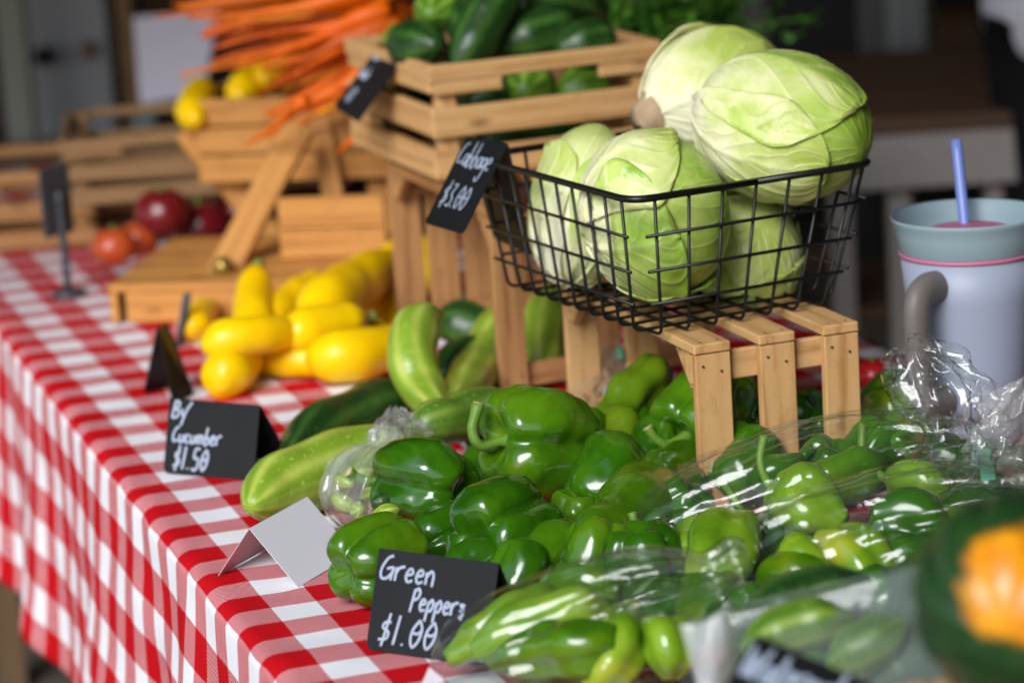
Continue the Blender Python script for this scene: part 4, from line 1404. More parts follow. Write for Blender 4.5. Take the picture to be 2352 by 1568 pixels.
TT = tuft('crumpled clear bag top standing up in front of the tumbler', [P(2190, 1040, 0.05), D(2195, 985, 2.42), D(2165, 910, 2.42), D(2120, 830, 2.42), D(2095, 795, 2.42)], [0.030, 0.026, 0.032, 0.026, 0.008], 2.0, BAG)
tuft('crumpled bag top at the right edge beside the tumbler', [P(2330, 1080, 0.06), D(2330, 1020, 2.36), D(2345, 950, 2.36), D(2370, 880, 2.36)], [0.022, 0.026, 0.024, 0.012], 5.0, BAG_W)
tuft('white bag top between the leaning cucumbers and the pepper pile', [P(915, 1012, 0.062), D(918, 985, 2.62), D(912, 955, 2.64), D(905, 938, 2.65)], [0.019, 0.016, 0.010, 0.004], 7.0, BAG_W)
tuft('pale bag top behind the crate under the basket', [P(1400, 930, 0.05), D(1400, 880, 2.86), D(1420, 830, 2.88), D(1415, 790, 2.9)], [0.024, 0.020, 0.014, 0.008], 9.0, BAG_W)
GT = m_plain('green_tape', (0.004, 0.19, 0.09), 0.4)
GTW = m_plain('pale_teal_tape', (0.30, 0.52, 0.47), 0.4)
tp = thing('tape_tie', 'green tape tie on the bag neck in front of the tumbler', 'tape', D(2258, 1060, 2.40), 'bag ties')
board('band', D(2258, 1052, 2.385), cdir(0.2, 1, 0), cdir(1, -0.2, 0.2), (0.018, 0.013, 0.005), GT, tp)
board('flap', D(2268, 1080, 2.38), cdir(-0.1, 1, 0), cdir(1, 0.1, 0.3), (0.016, 0.012, 0.002), GT, tp)
board('label_flap', D(2240, 1048, 2.384), cdir(0.1, 1, 0), cdir(1, 0, 0.1), (0.015, 0.006, 0.003), GTW, tp)
tp = thing('tape_tie', 'tiny green tape tie on the bag behind the crate', 'tape', D(1424, 812, 2.86), 'bag ties')
board('band', D(1424, 812, 2.85), cdir(-0.2, 1, 0), cdir(1, 0, 0.2), (0.011, 0.007, 0.003), GT, tp)

# bag of small sprouts left of the pile
B4 = P(850, 1140, 0.034)
bag('clear bag of small striped vegetables at the left of the pepper pile', B4, cdir(0.25, 0.9, -0.2),
    [(0.060, 0.010), (0.055, 0.014), (0.045, 0.012), (0.035, 0.024), (0.02, 0.036), (0.0, 0.040), (-0.02, 0.036), (-0.032, 0.02), (-0.034, 0.002)], 1.0, 1.0, 12.5, BAG_W, 0.004, 0.3, 0.06, 110, 70)
random.seed(4)
for q in range(12):
    px = 785 + random.random() * 110
    py = 1075 + random.random() * 130
    c = P(px, py, 0.022 + random.random() * 0.026)
    d = Vector((random.uniform(-1, 1), random.uniform(-1, 1), random.uniform(-.4, .6))).normalized() * 0.012
    v, f, u = tube([c - d, c, c + d], [0.003, 0.0075, 0.0085, 0.007, 0.003], 16, 14, lobe=(4, 0.12))
    o = mesh('small_squash', v, f, CUKE_L if q % 3 else CUKE_D, None, u, origin=c)
    tag(o, 'small striped green vegetable inside the clear bag left of the peppers', 'vegetable', 'small vegetables in the left bag')

# ------------------------------------------------------------------ nearest row on a low crate
LOWZ = 0.045
lc = thing('low_crate', 'low wooden crate under the flat bag at the near right corner', 'crate', (0.30, -0.60, 0))
for k in range(4):
    board('slat', (0.38, -0.64 + 0.05 * k, LOWZ - 0.006), (1, 0, 0), (0, 1, 0), (0.20, 0.04, 0.009), W_PALE, lc)
for xx in (0.29, 0.47):
    for yy in (-0.64, -0.49):
        board('leg', (xx, yy, (LOWZ - 0.011) / 2 + 0.002), (0, 0, 1), (1, 0, 0), (LOWZ - 0.013, 0.02, 0.02), W_PALE, lc)


def m_acorn():
    s = NT('acorn_squash_skin')
    v = s.coord('Object')
    n = s.noise(v, 30, 4)
    col = s.ramp(n, [(0.3, (0.006, 0.030, 0.008)), (0.7, (0.022, 0.070, 0.014))])
    # ripened orange patch with an irregular margin on the side facing the camera
    d = s.n('VectorMath', operation='DISTANCE')
    s.l(v, d.inputs[0])
    pc = -CW * 0.052 - CR * 0.002 + CU * 0.012
    d.inputs[1].default_value = tuple(pc)
    e = s.math('ADD', d.outputs['Value'], s.math('MULTIPLY', s.math('SUBTRACT', s.noise(v, 38, 3), 0.5), 0.030))
    m = s.ramp(e, [(0.032, (1, 1, 1)), (0.039, (0, 0, 0))])
    org = s.ramp(s.noise(v, 60, 3), [(0.3, (0.62, 0.20, 0.004)), (0.7, (0.80, 0.33, 0.008))])
    s.base(s.mix(m, col, org))
    s.set(rough=0.35, spec=0.5)
    return s.m


AC = D(2335, 1372, 1.64)
V = []
AXa = basis(cdir(0.25, 0.35, -0.9), 0.3)
for j in range(48):
    ph = math.pi * j / 47
    for i in range(80):
        th = 2 * math.pi * i / 80
        rr_ = abs(math.sin(ph)) ** 0.8 * (1 - 0.10 * (1 - abs(math.cos(5 * th))) ** 2) * 0.058
        V.append(AC + AXa[0] * (math.cos(th) * rr_) + AXa[1] * (math.sin(th) * rr_) + AXa[2] * (math.cos(ph) * 0.062))
ac = thing('acorn_squash', 'dark green acorn squash with an orange patch at the near right corner', 'squash', AC - Vector((0, 0, 0.058)))
mesh('flesh', V, grid_faces(80, 48, True), m_acorn(), ac, origin=AC)
v, f, u = tube([AC + AXa[2] * 0.058, AC + AXa[2] * 0.070, AC + AXa[2] * 0.082 + CR * 0.004], [0.010, 0.006, 0.007], 10, 12, lobe=(5, 0.2))
mesh('stem', v, f, STEM, ac)
bx = thing('berry_box', 'small slatted wooden box under the orange patched squash', 'box', (AC.x, AC.y, 0))
zt = AC.z - 0.060
for k in range(4):
    board('slat', (AC.x - 0.042 + 0.028 * k, AC.y, zt - 0.004), (0, 1, 0), (1, 0, 0), (0.11, 0.024, 0.006), W_PALE, bx)
    for yy in (-0.052, 0.052):
        board('slat', (AC.x - 0.042 + 0.028 * k, AC.y + yy, (zt - 0.008) / 2 + 0.002), (0, 0, 1), (1, 0, 0), (zt - 0.012, 0.024, 0.006), W_PALE, bx)

# flat clear bag with a straight top edge
t = thing('flat_bag', 'large flat clear bag with a straight top edge near the bottom', 'plastic bag', D(1850, 1500, 1.98), 'clear produce bags')
A_, B_ = D(1572, 1428, 2.02), D(2128, 1292, 2.00)
C_, D_ = D(2220, 1680, 1.90), D(1640, 1740, 1.92)
V = []
nu, nv = 60, 50
nrm = (B_ - A_).cross(D_ - A_).normalized()
for side in (1, -1):
    for j in range(nv):
        for i in range(nu):
            a, b = i / (nu - 1), j / (nv - 1)
            p = A_.lerp(B_, a).lerp(D_.lerp(C_, a), b)
            bulge = (abs(math.sin(math.pi * a)) ** 0.6) * (abs(math.sin(math.pi * min(1, b * 0.9 + 0.02))) ** 0.6) * 0.022
            q = Vector((a * 4, b * 4, side))
            p = p + nrm * side * (bulge + 0.0006) + nrm * 0.004 * noise.noise(q * 1.5) * min(1, b * 5)
            V.append(p)
f = grid_faces(nu, nv)
mesh('film', V, f + [tuple(k + nu * nv for k in ff)[::-1] for ff in f], BAG_H, t)
for q, (pts, r, lab) in enumerate([
        ([D(1700, 1490, 1.98), D(1830, 1440, 1.98), D(1960, 1420, 1.98)], 0.018, 'green cucumber along the top inside the flat clear bag'),
        ([D(1900, 1530, 1.97), D(1990, 1480, 1.97), D(2080, 1420, 1.97)], 0.018, 'green cucumber at the right inside the flat clear bag')]):
    cuke(lab, pts, r, CUKE_G, 'cucumbers in the flat bag', 60 + q)

for q, (pts, r, lab) in enumerate([
        ([D(1650, 1560, 2.00), D(1800, 1530, 2.00), D(1950, 1540, 2.00)], 0.030, 'dark zucchini low in the flat clear bag'),
        ([D(1700, 1440, 2.03), D(1850, 1385, 2.04), D(2010, 1350, 2.05)], 0.024, 'dark zucchini at the back of the flat clear bag'),
        ([D(1980, 1600, 1.99), D(2080, 1530, 2.00), D(2170, 1450, 2.01)], 0.032, 'dark zucchini at the right end of the flat clear bag'),
        ([D(2060, 1420, 2.06), D(2150, 1360, 2.07), D(2250, 1300, 2.08)], 0.034, 'dark zucchini behind the orange patched squash')]):
    cuke(lab, pts, r, CUKE_D, 'zucchini at the near corner', 80 + q)
GF = 'peppers filling the near right corner'
for q, (pts, rads, m, lab) in enumerate([
        ([P(1760, 1330, 0.03), P(1840, 1350, 0.034), P(1930, 1345, 0.03)], [0.012, 0.03, 0.03, 0.012], PEP_M, 'green pepper lying between the bags and the flat bag'),
        ([P(1660, 1400, 0.03), P(1720, 1430, 0.034), P(1790, 1420, 0.03)], [0.012, 0.028, 0.028, 0.012], PEP_D, 'dark pepper right of the bag beside the price card'),
        ([P(2000, 1330, 0.03), P(2080, 1310, 0.034), P(2160, 1290, 0.03)], [0.012, 0.03, 0.03, 0.012], PEP_D, 'dark pepper left of the orange patched squash'),
        ([P(1580, 1360, 0.03), P(1640, 1390, 0.034), P(1690, 1350, 0.03)], [0.012, 0.028, 0.028, 0.012], PEP_M, 'green pepper in the gap between the two bags'),
        ([P(2150, 1180, 0.03), P(2220, 1190, 0.036), P(2300, 1180, 0.03)], [0.012, 0.03, 0.03, 0.012], PEP_D, 'dark pepper at the right edge behind the orange patched squash'),
        ([P(2080, 1230, 0.03), P(2170, 1250, 0.034), P(2270, 1240, 0.03)], [0.012, 0.032, 0.032, 0.012], PEP_M, 'green pepper above the orange patched squash'),
        ([P(1480, 1360, 0.025), P(1520, 1400, 0.028), P(1570, 1420, 0.025)], [0.012, 0.024, 0.024, 0.012], PEP_D, 'dark pepper in the shade behind the bag beside the price card')]):
    long_pepper(lab, pts, rads, 90 + q * 1.3, m, 0.0, group=GF, lobe=(4, 0.2), rough=0.006)

# white bag corner left of the flat bag
t = thing('bag_corner', 'whitish folded bag corner left of the blurred dark card', 'plastic bag', D(1640, 1600, 1.88), 'clear produce bags')
V = []
nu, nv = 36, 40
for j in range(nv):
    b = j / (nv - 1)
    for i in range(nu):
        a = i / (nu - 1)
        px = 1560 + 120 * a + 75 * b * (1 - 0.3 * a) - 40 * math.sin(math.pi * a) * b
        py = 1432 + 260 * b - 55 * a * (1 - b) + 22 * math.sin(math.pi * a)
        V.append(D(px, py, 1.88 + 0.02 * a + 0.016 * math.cos(4 * a + 2 * b) + 0.010 * noise.noise(Vector((a * 3, b * 3, 1)))))
mesh('film', V, grid_faces(nu, nv), m_plastic('white_film', 0.34, rough=0.2), t)
# blurred dark card in front of it
t = thing('price_card', 'blurred dark price card tilted at the bottom edge before the flat bag', 'price card', D(1820, 1660, 1.70), 'black chalkboard price cards')
blc, brc, tr, tl = D(1625, 1640, 1.70), D(1905, 1740, 1.69), D(2010, 1575, 1.74), D(1738, 1455, 1.75)
card_panel('front_panel', blc, brc, tr, tl, t)
eu = (brc - blc).normalized()
ev = (tl - blc)
H = ev.length
ev.normalize()
en = eu.cross(ev).normalized()
card_panel('back_panel', tr - en * 0.04 - ev * 0.03, tl - en * 0.04 - ev * 0.03, tl - en * 0.0012, tr - en * 0.0012, t)
W_ = (brc - blc).length
lettering(t, blc, eu, ev, en, 'Watermelon', 0.04 * W_, 0.50 * H, 0.40 * H, 0.50, 0.0018, 0.05, 0.05)

# ------------------------------------------------------------------ behind: tiered wooden stand with carrots
sd = thing('display_stand', 'honey coloured wooden stand with a tray and crossed legs at the back', 'display stand', P(300, 725, 0))
z1 = 0.050
q0, q1 = P(246, 655, z1), P(375, 545, z1)
ex = (P(840, 640, z1) - q0)
ex.z = 0
Lx = ex.length
ex.normalize()
ey = Vector((-ex.y, ex.x, 0))
dpt = max(0.16, (q1 - q0).dot(ey))
for k in range(4):
    board('tray_board', q0 + ex * (Lx / 2) + ey * (dpt * (k + 0.5) / 4) - ZV * 0.005, ex, ey, (Lx, dpt / 4 - 0.003, 0.009), W_STAND, sd)
board('tray_front', q0 + ex * (Lx / 2 + 0.01) + ey * 0.006 - ZV * 0.028, ex, ZV, (Lx - 0.02, 0.036, 0.01), W_STAND, sd)
board('tray_side', q0 + ex * 0.006 + ey * (dpt / 2) - ZV * 0.028, ey, ZV, (dpt, 0.036, 0.01), W_STAND, sd)
board('tray_side', q0 + ex * (Lx - 0.006) + ey * (dpt / 2) - ZV * 0.028, ey, ZV, (dpt, 0.036, 0.01), W_STAND, sd)
for k in range(2):
    board('back_board', q0 + ex * (Lx - 0.065) + ey * (dpt * 0.45) + ZV * (0.018 + 0.038 * k), ex, ZV, (0.13, 0.036, 0.009), W_STAND, sd)


def strut(name, a, b, w, th=0.016):
    a, b = Vector(a), Vector(b)
    board(name, (a + b) / 2, b - a, CR, ((b - a).length, w, th), W_STAND, sd)


strut('crossed_leg', P(468, 712, 0.006), D(690, 290, 3.58), 0.036)
strut('crossed_leg', D(425, 300, 3.72), D(640, 560, 3.74), 0.030)
strut('post', D(795, 640, 3.62), D(728, 225, 3.66), 0.026)
strut('post', D(905, 640, 3.66), D(862, 380, 3.70), 0.028)
v, f, u = tube([D(512, 612, 3.485), D(512, 612, 3.462)], [0.012], 3, 20)
mesh('bolt', v, f, m_plain('brass_bolt', (0.35, 0.24, 0.06), 0.35, metal=0.8), sd)
# upper tray
u0 = D(470, 412, 3.70)
for k in range(3):
    board('upper_slat', u0 + ex * 0.13 + ZV * (0.012 + 0.036 * k), ex, ZV, (0.27, 0.033, 0.010), W_STAND, sd)
    board('upper_slat', u0 + ey * 0.10 - ex * 0.002 + ZV * (0.012 + 0.036 * k), ey, ZV, (0.19, 0.033, 0.010), W_STAND, sd)
    board('upper_slat', u0 + ex * 0.13 + ey * 0.20 + ZV * (0.012 + 0.036 * k), ex, ZV, (0.27, 0.033, 0.010), W_STAND, sd)
for k in range(5):
    board('upper_floor', u0 + ex * 0.13 + ey * (0.02 + 0.04 * k) + ZV * 0.002, ex, ey, (0.26, 0.037, 0.008), W_STAND, sd)
GU = 'yellow squash in the upper tray'
squash('bright yellow squash end in the upper tray of the stand', [D(450, 278, 3.66), D(445, 255, 3.70), D(455, 225, 3.74), D(470, 200, 3.78)], 0.024, 1, GU)
squash('second yellow squash under the carrots in the upper tray', [D(545, 225, 3.68), D(565, 205, 3.72), D(590, 185, 3.76), D(620, 165, 3.80)], 0.024, 2, GU)
squash('golden squash half hidden by the carrots in the upper tray', [D(600, 185, 3.7), D(630, 165, 3.74), D(660, 150, 3.78), D(690, 140, 3.82)], 0.026, 3, GU)

random.seed(11)
where = ['topmost', 'upper', 'upper middle', 'middle', 'lower middle', 'lower', 'lowest']
for q in range(96):
    a = (q + 0.5) / 96
    sx = 905 + random.uniform(-40, 60)
    sy = -70 + 210 * a + random.uniform(-20, 20)
    ex_ = 430 + 300 * a + random.uniform(-70, 110)
    ey_ = -20 + 290 * a + random.uniform(-45, 45)
    if q % 9 == 4:
        ex_ -= 60
        ey_ += 60
    d0 = 3.42 + random.uniform(0, 0.26)
    d1 = d0 + random.uniform(-0.05, 0.10)
    mx, my = (sx + ex_) / 2 + random.uniform(-20, 20), (sy + ey_) / 2 + random.uniform(-14, 26)
    r = random.uniform(0.009, 0.017)
    p0, p1, p2 = D(sx, sy, d0), D(mx, my, (d0 + d1) / 2), D(ex_, ey_, d1)
    v, f, u = tube([p0, p0.lerp(p1, .5), p1, p2], [r * 0.5, r, r * 0.92, r * 0.62, r * 0.30, r * 0.10], 22, 14, rough=r * 0.15, seed=q)
    o = mesh('carrot', v, f, CARROT, None, u, origin=p1)
    tag(o, 'orange carrot in the heap on the stand, tips pointing left, %s layer' % where[int(a * 7)], 'carrot', 'heap of orange carrots')
for lab, pts in (('thin carrot root hanging down over the upper tray slats', [D(700, 230, 3.45), D(640, 285, 3.5), D(560, 335, 3.55)]),
                 ('orange carrot root tip hanging beside the dark cucumber crate', [D(850, 275, 3.40), D(815, 315, 3.42), D(775, 352, 3.45)])):
    v, f, u = tube(pts, [0.008, 0.006, 0.004, 0.0012], 20, 12)
    tag(mesh('carrot', v, f, CARROT, None, u, origin=pts[1]), lab, 'carrot', 'heap of orange carrots')

# carrot tops and herbs behind the dark cucumber crate
LEAF = NT('dark_feathery_leaf')
lv = LEAF.coord('Object')
LEAF.base(LEAF.ramp(LEAF.noise(lv, 26, 4), [(0.3, (0.015, 0.080, 0.004)), (0.55, (0.050, 0.180, 0.008)), (0.8, (0.14, 0.32, 0.02))]))
LEAF.set(rough=0.55, spec=0.3)
gr = thing('leafy_greens', 'bushy dark green leaves behind the crate of dark cucumbers', 'greens', D(1450, 220, 3.75))
random.seed(5)
V, F = [], []
SV, SF = [], []
for k in range(90):
    b = D(1330 + random.uniform(-60, 160), 200 + random.uniform(-20, 30), 3.75 + random.uniform(-0.08, 0.08))
    tpt = D(1440 + random.gauss(0, 140), random.uniform(-90, 120), 3.72 + random.uniform(-0.16, 0.2))
    mid = b.lerp(tpt, 0.55) + ZV * random.uniform(0, 0.04)
    pts = catmull([b, mid, tpt], 12)
    v, f, u = tube(pts, [0.0022, 0.0014, 0.0008], 10, 5)
    n0 = len(SV)
    SV += v
    SF += [tuple(i + n0 for i in ff) for ff in f]
    for j in range(3, 12):
        for m in range(7):
            p = pts[j] + Vector((random.gauss(0, 1), random.gauss(0, 1), random.gauss(0, 0.8))) * 0.014
            d = Vector((random.gauss(0, 1), random.gauss(0, 1), random.gauss(0.2, 1))).normalized()
            w = d.cross(Vector((random.gauss(0, 1), random.gauss(0, 1), random.gauss(0, 1)))).normalized()
            l, ww = random.uniform(0.008, 0.016), random.uniform(0.003, 0.006)
            n0 = len(V)
            V += [p, p + d * l * .5 + w * ww, p + d * l, p + d * l * .5 - w * ww]
            F.append((n0, n0 + 1, n0 + 2, n0 + 3))
o = mesh('leaves', V, F, LEAF.m, gr, smooth=False)
o['kind'] = 'stuff'
mesh('stalks', SV, SF, STEM, gr)['kind'] = 'stuff'


# red produce round the lower tray
def ball(name, label, c, r, mat, cat, group, squashz=0.88, seed=0):
    V = []
    for j in range(28):
        ph = math.pi * j / 27
        for i in range(40):
            th = 2 * math.pi * i / 40
            n3 = Vector((math.sin(ph) * math.cos(th), math.sin(ph) * math.sin(th), math.cos(ph)))
            k = 1 + 0.05 * noise.noise(n3 * 1.5 + Vector((seed, 0, 0))) - 0.03 * abs(math.sin(2.5 * th)) * abs(n3.z)
            z = n3.z * squashz - 0.16 * math.copysign(math.exp(-(math.sin(ph) / 0.3) ** 2), n3.z) * 0.8
            V.append(Vector(c) + Vector((n3.x * k, n3.y * k, z)) * r)
    t = thing(name, label, cat, Vector(c) - ZV * r * squashz, group)
    mesh('flesh', V, grid_faces(40, 28, True), mat, t, origin=c)
    v, f, u = tube([Vector(c) + ZV * r * (squashz - 0.16), Vector(c) + ZV * r * (squashz + 0.12)], [r * 0.09, r * 0.07], 4, 8)
    mesh('stem', v, f, STEM, t)
    return t


RED = m_plain('dark_red_skin', (0.16, 0.008, 0.012), 0.25, 0.5, var=0.3, scale=20)
ORR = m_plain('orange_red_skin', (0.48, 0.075, 0.018), 0.3, 0.5, var=0.3, scale=20)
PUR = m_plain('dark_purple_skin', (0.035, 0.006, 0.022), 0.25, 0.5, var=0.3, scale=20)
MAG = m_plain('magenta_skin', (0.20, 0.010, 0.055), 0.3, 0.5, var=0.3, scale=20)
GR = 'red produce around the wooden stand'
ball('tomato', 'dark red tomato behind the front of the wooden tray', D(372, 487, 3.72), 0.036, RED, 'tomato', GR, seed=1)
ball('tomato', 'orange red tomato beside the left end of the wooden tray', D(262, 566, 3.66), 0.028, ORR, 'tomato', GR, seed=2)
ball('tomato', 'reddish tomato between the orange one and the dark red one', D(318, 548, 3.72), 0.026, ORR, 'tomato', GR, seed=3)
ball('tomato', 'shadowed dark red tomato right of the bright one', D(460, 520, 3.78), 0.038, RED, 'tomato', GR, seed=4)
ball('tomato', 'dark red tomato deep in the shade under the upper tray', D(555, 490, 3.86), 0.038, RED, 'tomato', GR, seed=5)
ball('beet', 'dark purple beet seen between the stand posts', D(858, 435, 3.95), 0.032, PUR, 'beet', GR, seed=6)
ball('beet', 'magenta beet low between the stand posts', D(852, 480, 3.9), 0.026, MAG, 'beet', GR, seed=7)
ball('beet', 'purple beet left of the stand post', D(690, 460, 3.95), 0.036, PUR, 'beet', GR, seed=8)

# crates at the far left end of the table
open_crate('dull tan crate at the far left end of the table', *P(165, 548, 0.003)[:2], 0.004, R(-14), 0.34, 0.26, 0.075, W_DULL)
open_crate('tan crate stacked on the far left crate', *P(150, 480, 0.08)[:2], 0.081, R(-12), 0.36, 0.28, 0.085, W_DULL)
open_crate('brown crate standing at the far left edge of the picture', *P(-120, 590, 0.003)[:2], 0.004, R(-16), 0.20, 0.24, 0.105, W_MID)

# sign holder and card seen from behind
DKM = m_plain('blue_grey_metal', (0.045, 0.055, 0.070), 0.45, 0.5, var=0.2)
t = thing('sign_holder', 'tall dark metal sign holder on the cloth at the far left', 'sign holder', P(158, 678, 0.003))
b0 = P(158, 678, 0.003)
v, f, u = tube([b0, b0 + ZV * 0.006], [0.022, 0.020], 4, 24)
mesh('foot', v, f, DKM, t)
v, f, u = tube([b0 + ZV * 0.005, b0 + ZV * 0.08, b0 + ZV * 0.13], [0.005], 10, 12)
mesh('stem', v, f, DKM, t)
board('clip_plate', b0 + ZV * 0.118 - CR * 0.004, ZV, cdir(0.6, 0, -0.8), (0.085, 0.05, 0.004), DKM, t)
t = thing('price_card', 'dark tent card seen from its side among the squash', 'price card', P(410, 925, 0.003), 'black chalkboard price cards')
card_panel('front_panel', P(398, 930, 0.003), P(446, 905, 0.003), D(385, 742, 3.10), D(362, 752, 3.04), t)
card_panel('back_panel', P(330, 905, 0.003), P(420, 880, 0.003), D(385, 742, 3.102), D(362, 752, 3.042), t)
t = thing('marker_tag', 'thin blue grey tag standing behind the side-on tent card', 'tag', P(412, 795, 0.003))
card_panel('plate', P(404, 800, 0.003), P(425, 792, 0.003), D(440, 672, 3.30), D(424, 676, 3.30), t, 0.002, DKM)
squash('small greenish yellow squash behind the side-on tent card', [P(440, 760, 0.02), P(450, 745, 0.022), P(462, 725, 0.022), P(475, 705, 0.022)], 0.02, 9)

# grey cabinet, notice and posts at the top left
cab = thing('grey_cabinet', 'grey metal cabinet in the top left background', 'cabinet', (*D(175, 300, 5.6)[:2], FLOOR))
GM = m_plain('grey_metal_sheet', (0.30, 0.31, 0.34), 0.5, 0.4, var=0.15, scale=3)
c0 = D(175, 120, 5.6)
board('side', (c0.x, c0.y, -0.10), ZV, CR, (1.29, 0.20, 0.5), GM, cab, 0.004)
v, f, u = tube([D(98, 130, 5.34), D(98, 130, 5.30)], [0.018], 3, 20)
mesh('knob', v, f, m_plain('black_rubber', (0.008, 0.008, 0.008), 0.6), cab)
v, f, u = tube([D(205, 115, 5.34), D(205, 115, 5.335)], [0.016], 3, 20)
mesh('rust_spot', v, f, m_plain('rust_paint', (0.20, 0.09, 0.05), 0.7), cab)
cp = thing('corner_post', 'pale greenish post at the top left corner', 'post', (*D(42, 300, 5.2)[:2], FLOOR))
c0 = D(42, 150, 5.2)
board('shaft', (c0.x, c0.y, 0.1), ZV, CR, (1.7, 0.042, 0.04), m_plain('pale_green_paint', (0.22, 0.23, 0.19), 0.6), cp)
cp = thing('wooden_post', 'brown wooden post right of the grey cabinet', 'post', (*D(292, 100, 5.4)[:2], FLOOR))
c0 = D(292, 100, 5.4)
board('shaft', (c0.x, c0.y, 0.1), ZV, CR, (1.7, 0.03, 0.03), W_DULL, cp)
nt = thing('paper_notice', 'white paper sheet leaning behind the carrots', 'paper', D(390, 240, 4.7))
card_panel('sheet', D(322, 238, 4.7), D(470, 215, 4.7), D(500, 25, 4.8), D(305, 40, 4.8), nt, 0.002, m_plain('lilac_white_paper', (0.80, 0.76, 0.88), 0.7, var=0.04))
card_panel('lower_sheet', D(300, 325, 4.72), D(345, 335, 4.72), D(362, 235, 4.74), D(312, 235, 4.74), nt, 0.002, m_plain('teal_grey_card', (0.12, 0.16, 0.17), 0.7))
sc_ = thing('back_table', 'plank table in the left background carrying the paper sheet', 'table', (*D(330, 330, 4.8)[:2], FLOOR))
c0 = P(300, 345, -0.03)
for k in range(4):
    board('plank', c0 + CR * 0.25 + Vector((0, 0.13 * k, -0.02)), (1, 0.05, 0), (0, 1, 0), (1.3, 0.12, 0.03), W_DULL, sc_)
for dx in (-0.3, 0.8):
    board('leg', (c0.x + dx, c0.y + 0.2, FLOOR / 2 - 0.05), ZV, CR, (0.65, 0.05, 0.05), W_DULL, sc_)
wd = thing('dark_backdrop', 'dark wooden board fence across the left background', 'fence', (-1.0, 7.6, FLOOR))
for k in range(16):
    board('fence_board', (-2.4 + 0.26 * k, 7.6 + 0.03 * (k % 2), -0.1), ZV, (1, 0, 0), (1.28, 0.25, 0.03), W_DARK, wd, 0.004)

# ------------------------------------------------------------------ right background: counter, boxes, person
ct = thing('back_counter', 'white counter with a brown top in the right background', 'counter', (*P(2130, 300, 0)[:2], FLOOR))
q0, q1 = P(1900, 300, 0.0), P(2420, 268, 0.0)
ex = (q1 - q0)
Lx = ex.length
ex.normalize()
ey = Vector((-ex.y, ex.x, 0))
CTOP = m_wood('brown_counter_top', (0.15, 0.085, 0.05), (0.07, 0.035, 0.02), 0.4)
WFR = m_plain('white_painted_board', (0.36, 0.33, 0.31), 0.6, var=0.06)
for k in range(4):
    board('top_plank', q0 + ex * (Lx / 2) + ey * (0.09 + 0.18 * k), ex, ey, (Lx, 0.176, 0.025), CTOP, ct)
board('apron', q0 + ex * (Lx / 2) + ey * 0.012 - ZV * 0.056, ex, ZV, (Lx, 0.082, 0.02), WFR, ct)
for a in (0.06, 0.32, 0.76):
    board('leg', q0 + ex * (Lx * a) + ey * 0.05 - ZV * 0.42, ZV, ex, (0.65, 0.035, 0.035), WFR, ct)
board('shelf', q0 + ex * (Lx / 2) + ey * 0.3 - ZV * 0.30, ex, ey, (Lx, 0.5, 0.02), CTOP, ct)
BLK = m_plain('black_plastic', (0.006, 0.006, 0.007), 0.5, 0.4)
for q, (px, py, dep, w, h, lab) in enumerate([(2155, 480, 4.95, 0.09, 0.16, 'black box under the back counter in the middle'), (1985, 520, 4.95, 0.08, 0.20, 'black box under the left end of the back counter'),
                                              (1865, 90, 5.6, 0.16, 0.30, 'tall black bin behind the counter above the cabbages'), (2230, 120, 5.9, 0.16, 0.16, 'dark brown box standing on the back counter')]):
    t = thing('storage_box', lab, 'box', D(px, py, dep) - ZV * h / 2, 'dark boxes around the counter')
    m = BLK if q < 3 else W_DARK
    c = D(px, py, dep)
    board('body', c, ZV, CR, (h, w, w), m, t, 0.006)
    board('rim', c + ZV * (h / 2 + 0.006), CR, ZV, (w * 1.06, 0.012, w * 1.06), m, t, 0.003)
BRN = m_plain('brown_cardboard', (0.16, 0.085, 0.045), 0.8, var=0.2)
t = thing('cardboard_box', 'low brown cardboard tray on the back counter', 'box', D(2110, 262, 4.9), 'dark boxes around the counter')
c = D(2120, 246, 4.95)
board('body', c, CR, ZV, (0.26, 0.05, 0.14), BRN, t, 0.004)
board('flap', c + ZV * 0.03 + CW * 0.07, CR, ZV, (0.26, 0.03, 0.004), BRN, t, 0.001)

# person standing at the right edge: white shirt over black trousers
pc = D(2548, 300, 4.55)
ps = thing('person', 'person in white shirt and black trousers standing at the right edge', 'person', (pc.x, pc.y, FLOOR))


def skin_body(name, nodes, edges, mat, parent, sub=2):
    me = bpy.data.meshes.new(name)
    off = full_loc(parent)
    me.from_pydata([Vector(n[0]) - off for n in nodes], edges, [])
    me.materials.append(mat)
    o = bpy.data.objects.new(name, me)
    link(o, parent)
    m = o.modifiers.new('skin', 'SKIN')
    m.use_smooth_shade = True
    for k, n in enumerate(nodes):
        sv = me.skin_vertices[0].data[k]
        sv.radius = n[1] if isinstance(n[1], tuple) else (n[1], n[1])
        sv.use_root = (k == 0)
    s = o.modifiers.new('smooth', 'SUBSURF')
    s.levels = s.render_levels = sub
    return o


def pp(a, b, z):
    return Vector((pc.x, pc.y, FLOOR)) + CR * a + Vector((CW.x, CW.y, 0)).normalized() * b + ZV * z


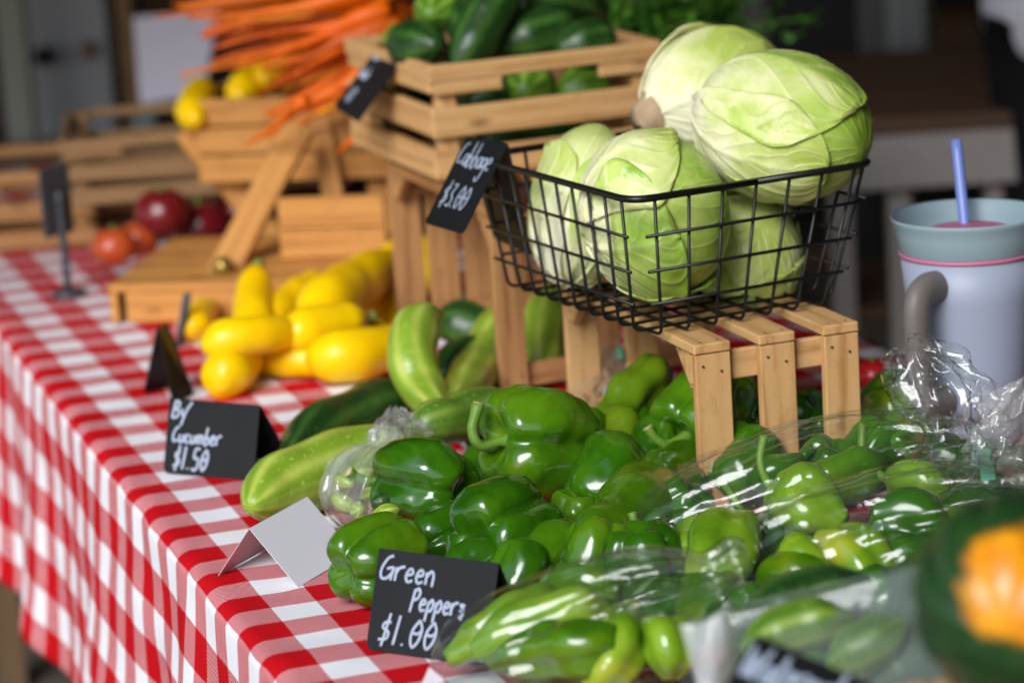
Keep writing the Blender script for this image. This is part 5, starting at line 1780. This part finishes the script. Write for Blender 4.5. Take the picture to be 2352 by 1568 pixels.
SKIN = m_plain('skin_tone', (0.42, 0.25, 0.17), 0.5)
BLKC = m_plain('black_cloth', (0.006, 0.006, 0.007), 0.8, 0.2)
WHTC = m_plain('white_shirt_cloth', (0.62, 0.62, 0.70), 0.8, 0.2, var=0.05)
skin_body('body', [(pp(0, 0, 0.98), (0.15, 0.10)), (pp(0, 0, 1.18), (0.125, 0.09)), (pp(0, 0, 1.38), (0.15, 0.095)), (pp(0, 0, 1.47), 0.06), (pp(0, -0.02, 1.55), 0.055), (pp(0, -0.03, 1.63), (0.075, 0.09)), (pp(0, -0.02, 1.71), 0.06),
                   (pp(-0.19, 0, 1.42), 0.05), (pp(-0.22, -0.06, 1.16), 0.042), (pp(-0.10, -0.24, 1.10), 0.034), (pp(-0.05, -0.30, 1.10), 0.03),
                   (pp(0.19, 0, 1.42), 0.05), (pp(0.25, 0, 1.14), 0.042), (pp(0.24, -0.06, 0.90), 0.034), (pp(0.24, -0.08, 0.84), 0.03),
                   (pp(-0.09, 0, 0.90), 0.085), (pp(-0.10, -0.01, 0.50), 0.058), (pp(-0.10, 0.02, 0.10), 0.042), (pp(-0.10, -0.12, 0.04), 0.038),
                   (pp(0.09, 0, 0.90), 0.085), (pp(0.10, -0.01, 0.50), 0.058), (pp(0.10, 0.02, 0.10), 0.042), (pp(0.10, -0.12, 0.04), 0.038)],
          [(0, 1), (1, 2), (2, 3), (3, 4), (4, 5), (5, 6), (2, 7), (7, 8), (8, 9), (9, 10), (2, 11), (11, 12), (12, 13), (13, 14), (0, 15), (15, 16), (16, 17), (17, 18), (0, 19), (19, 20), (20, 21), (21, 22)], SKIN, ps)
skin_body('trousers', [(pp(0, 0, 0.97), (0.168, 0.118)), (pp(-0.095, 0, 0.86), 0.105), (pp(-0.10, -0.01, 0.50), 0.078), (pp(-0.10, 0.02, 0.09), 0.066), (pp(0.095, 0, 0.86), 0.105), (pp(0.10, -0.01, 0.50), 0.078), (pp(0.10, 0.02, 0.09), 0.066)],
          [(0, 1), (1, 2), (2, 3), (0, 4), (4, 5), (5, 6)], BLKC, ps)
skin_body('shirt', [(pp(0, 0, 1.20), (0.165, 0.122)), (pp(0, 0, 0.98), (0.215, 0.160)), (pp(0, 0, 0.78), (0.235, 0.170)), (pp(0, 0, 1.38), (0.172, 0.115)), (pp(0, 0, 1.46), 0.085), (pp(-0.20, 0, 1.42), 0.068), (pp(-0.22, -0.04, 1.18), 0.06), (pp(0.20, 0, 1.42), 0.068), (pp(0.25, 0, 1.16), 0.06)],
          [(0, 1), (1, 2), (0, 3), (3, 4), (3, 5), (5, 6), (3, 7), (7, 8)], WHTC, ps)
V = []
for j in range(16):
    ph = math.pi * 0.62 * j / 15
    for i in range(24):
        th = 2 * math.pi * i / 24
        V.append(pp(0, -0.005, 1.655) + Vector((math.sin(ph) * math.cos(th) * 0.098, math.sin(ph) * math.sin(th) * 0.105, math.cos(ph) * 0.115)))
mesh('hair', V, grid_faces(24, 16, True), m_plain('dark_brown_hair', (0.03, 0.018, 0.01), 0.6), ps)

# produce behind the right side of the small crate
long_pepper('olive green pepper on the cloth behind the right crate legs', [P(2000, 985, 0.03), P(2050, 960, 0.035), P(2120, 935, 0.03)], [0.014, 0.032, 0.03, 0.012], 71, PEP_Y)
long_pepper('dark green pepper on the cloth right of the small crate', [P(1985, 930, 0.03), P(2060, 905, 0.035), P(2110, 890, 0.03)], [0.012, 0.026, 0.026, 0.01], 72, PEP_D)
ball('tomato', 'small red tomato behind the right crate legs', P(2005, 862, 0.045), 0.018, m_plain('bright_red_skin', (0.45, 0.01, 0.015), 0.3), 'tomato', GR, seed=12)
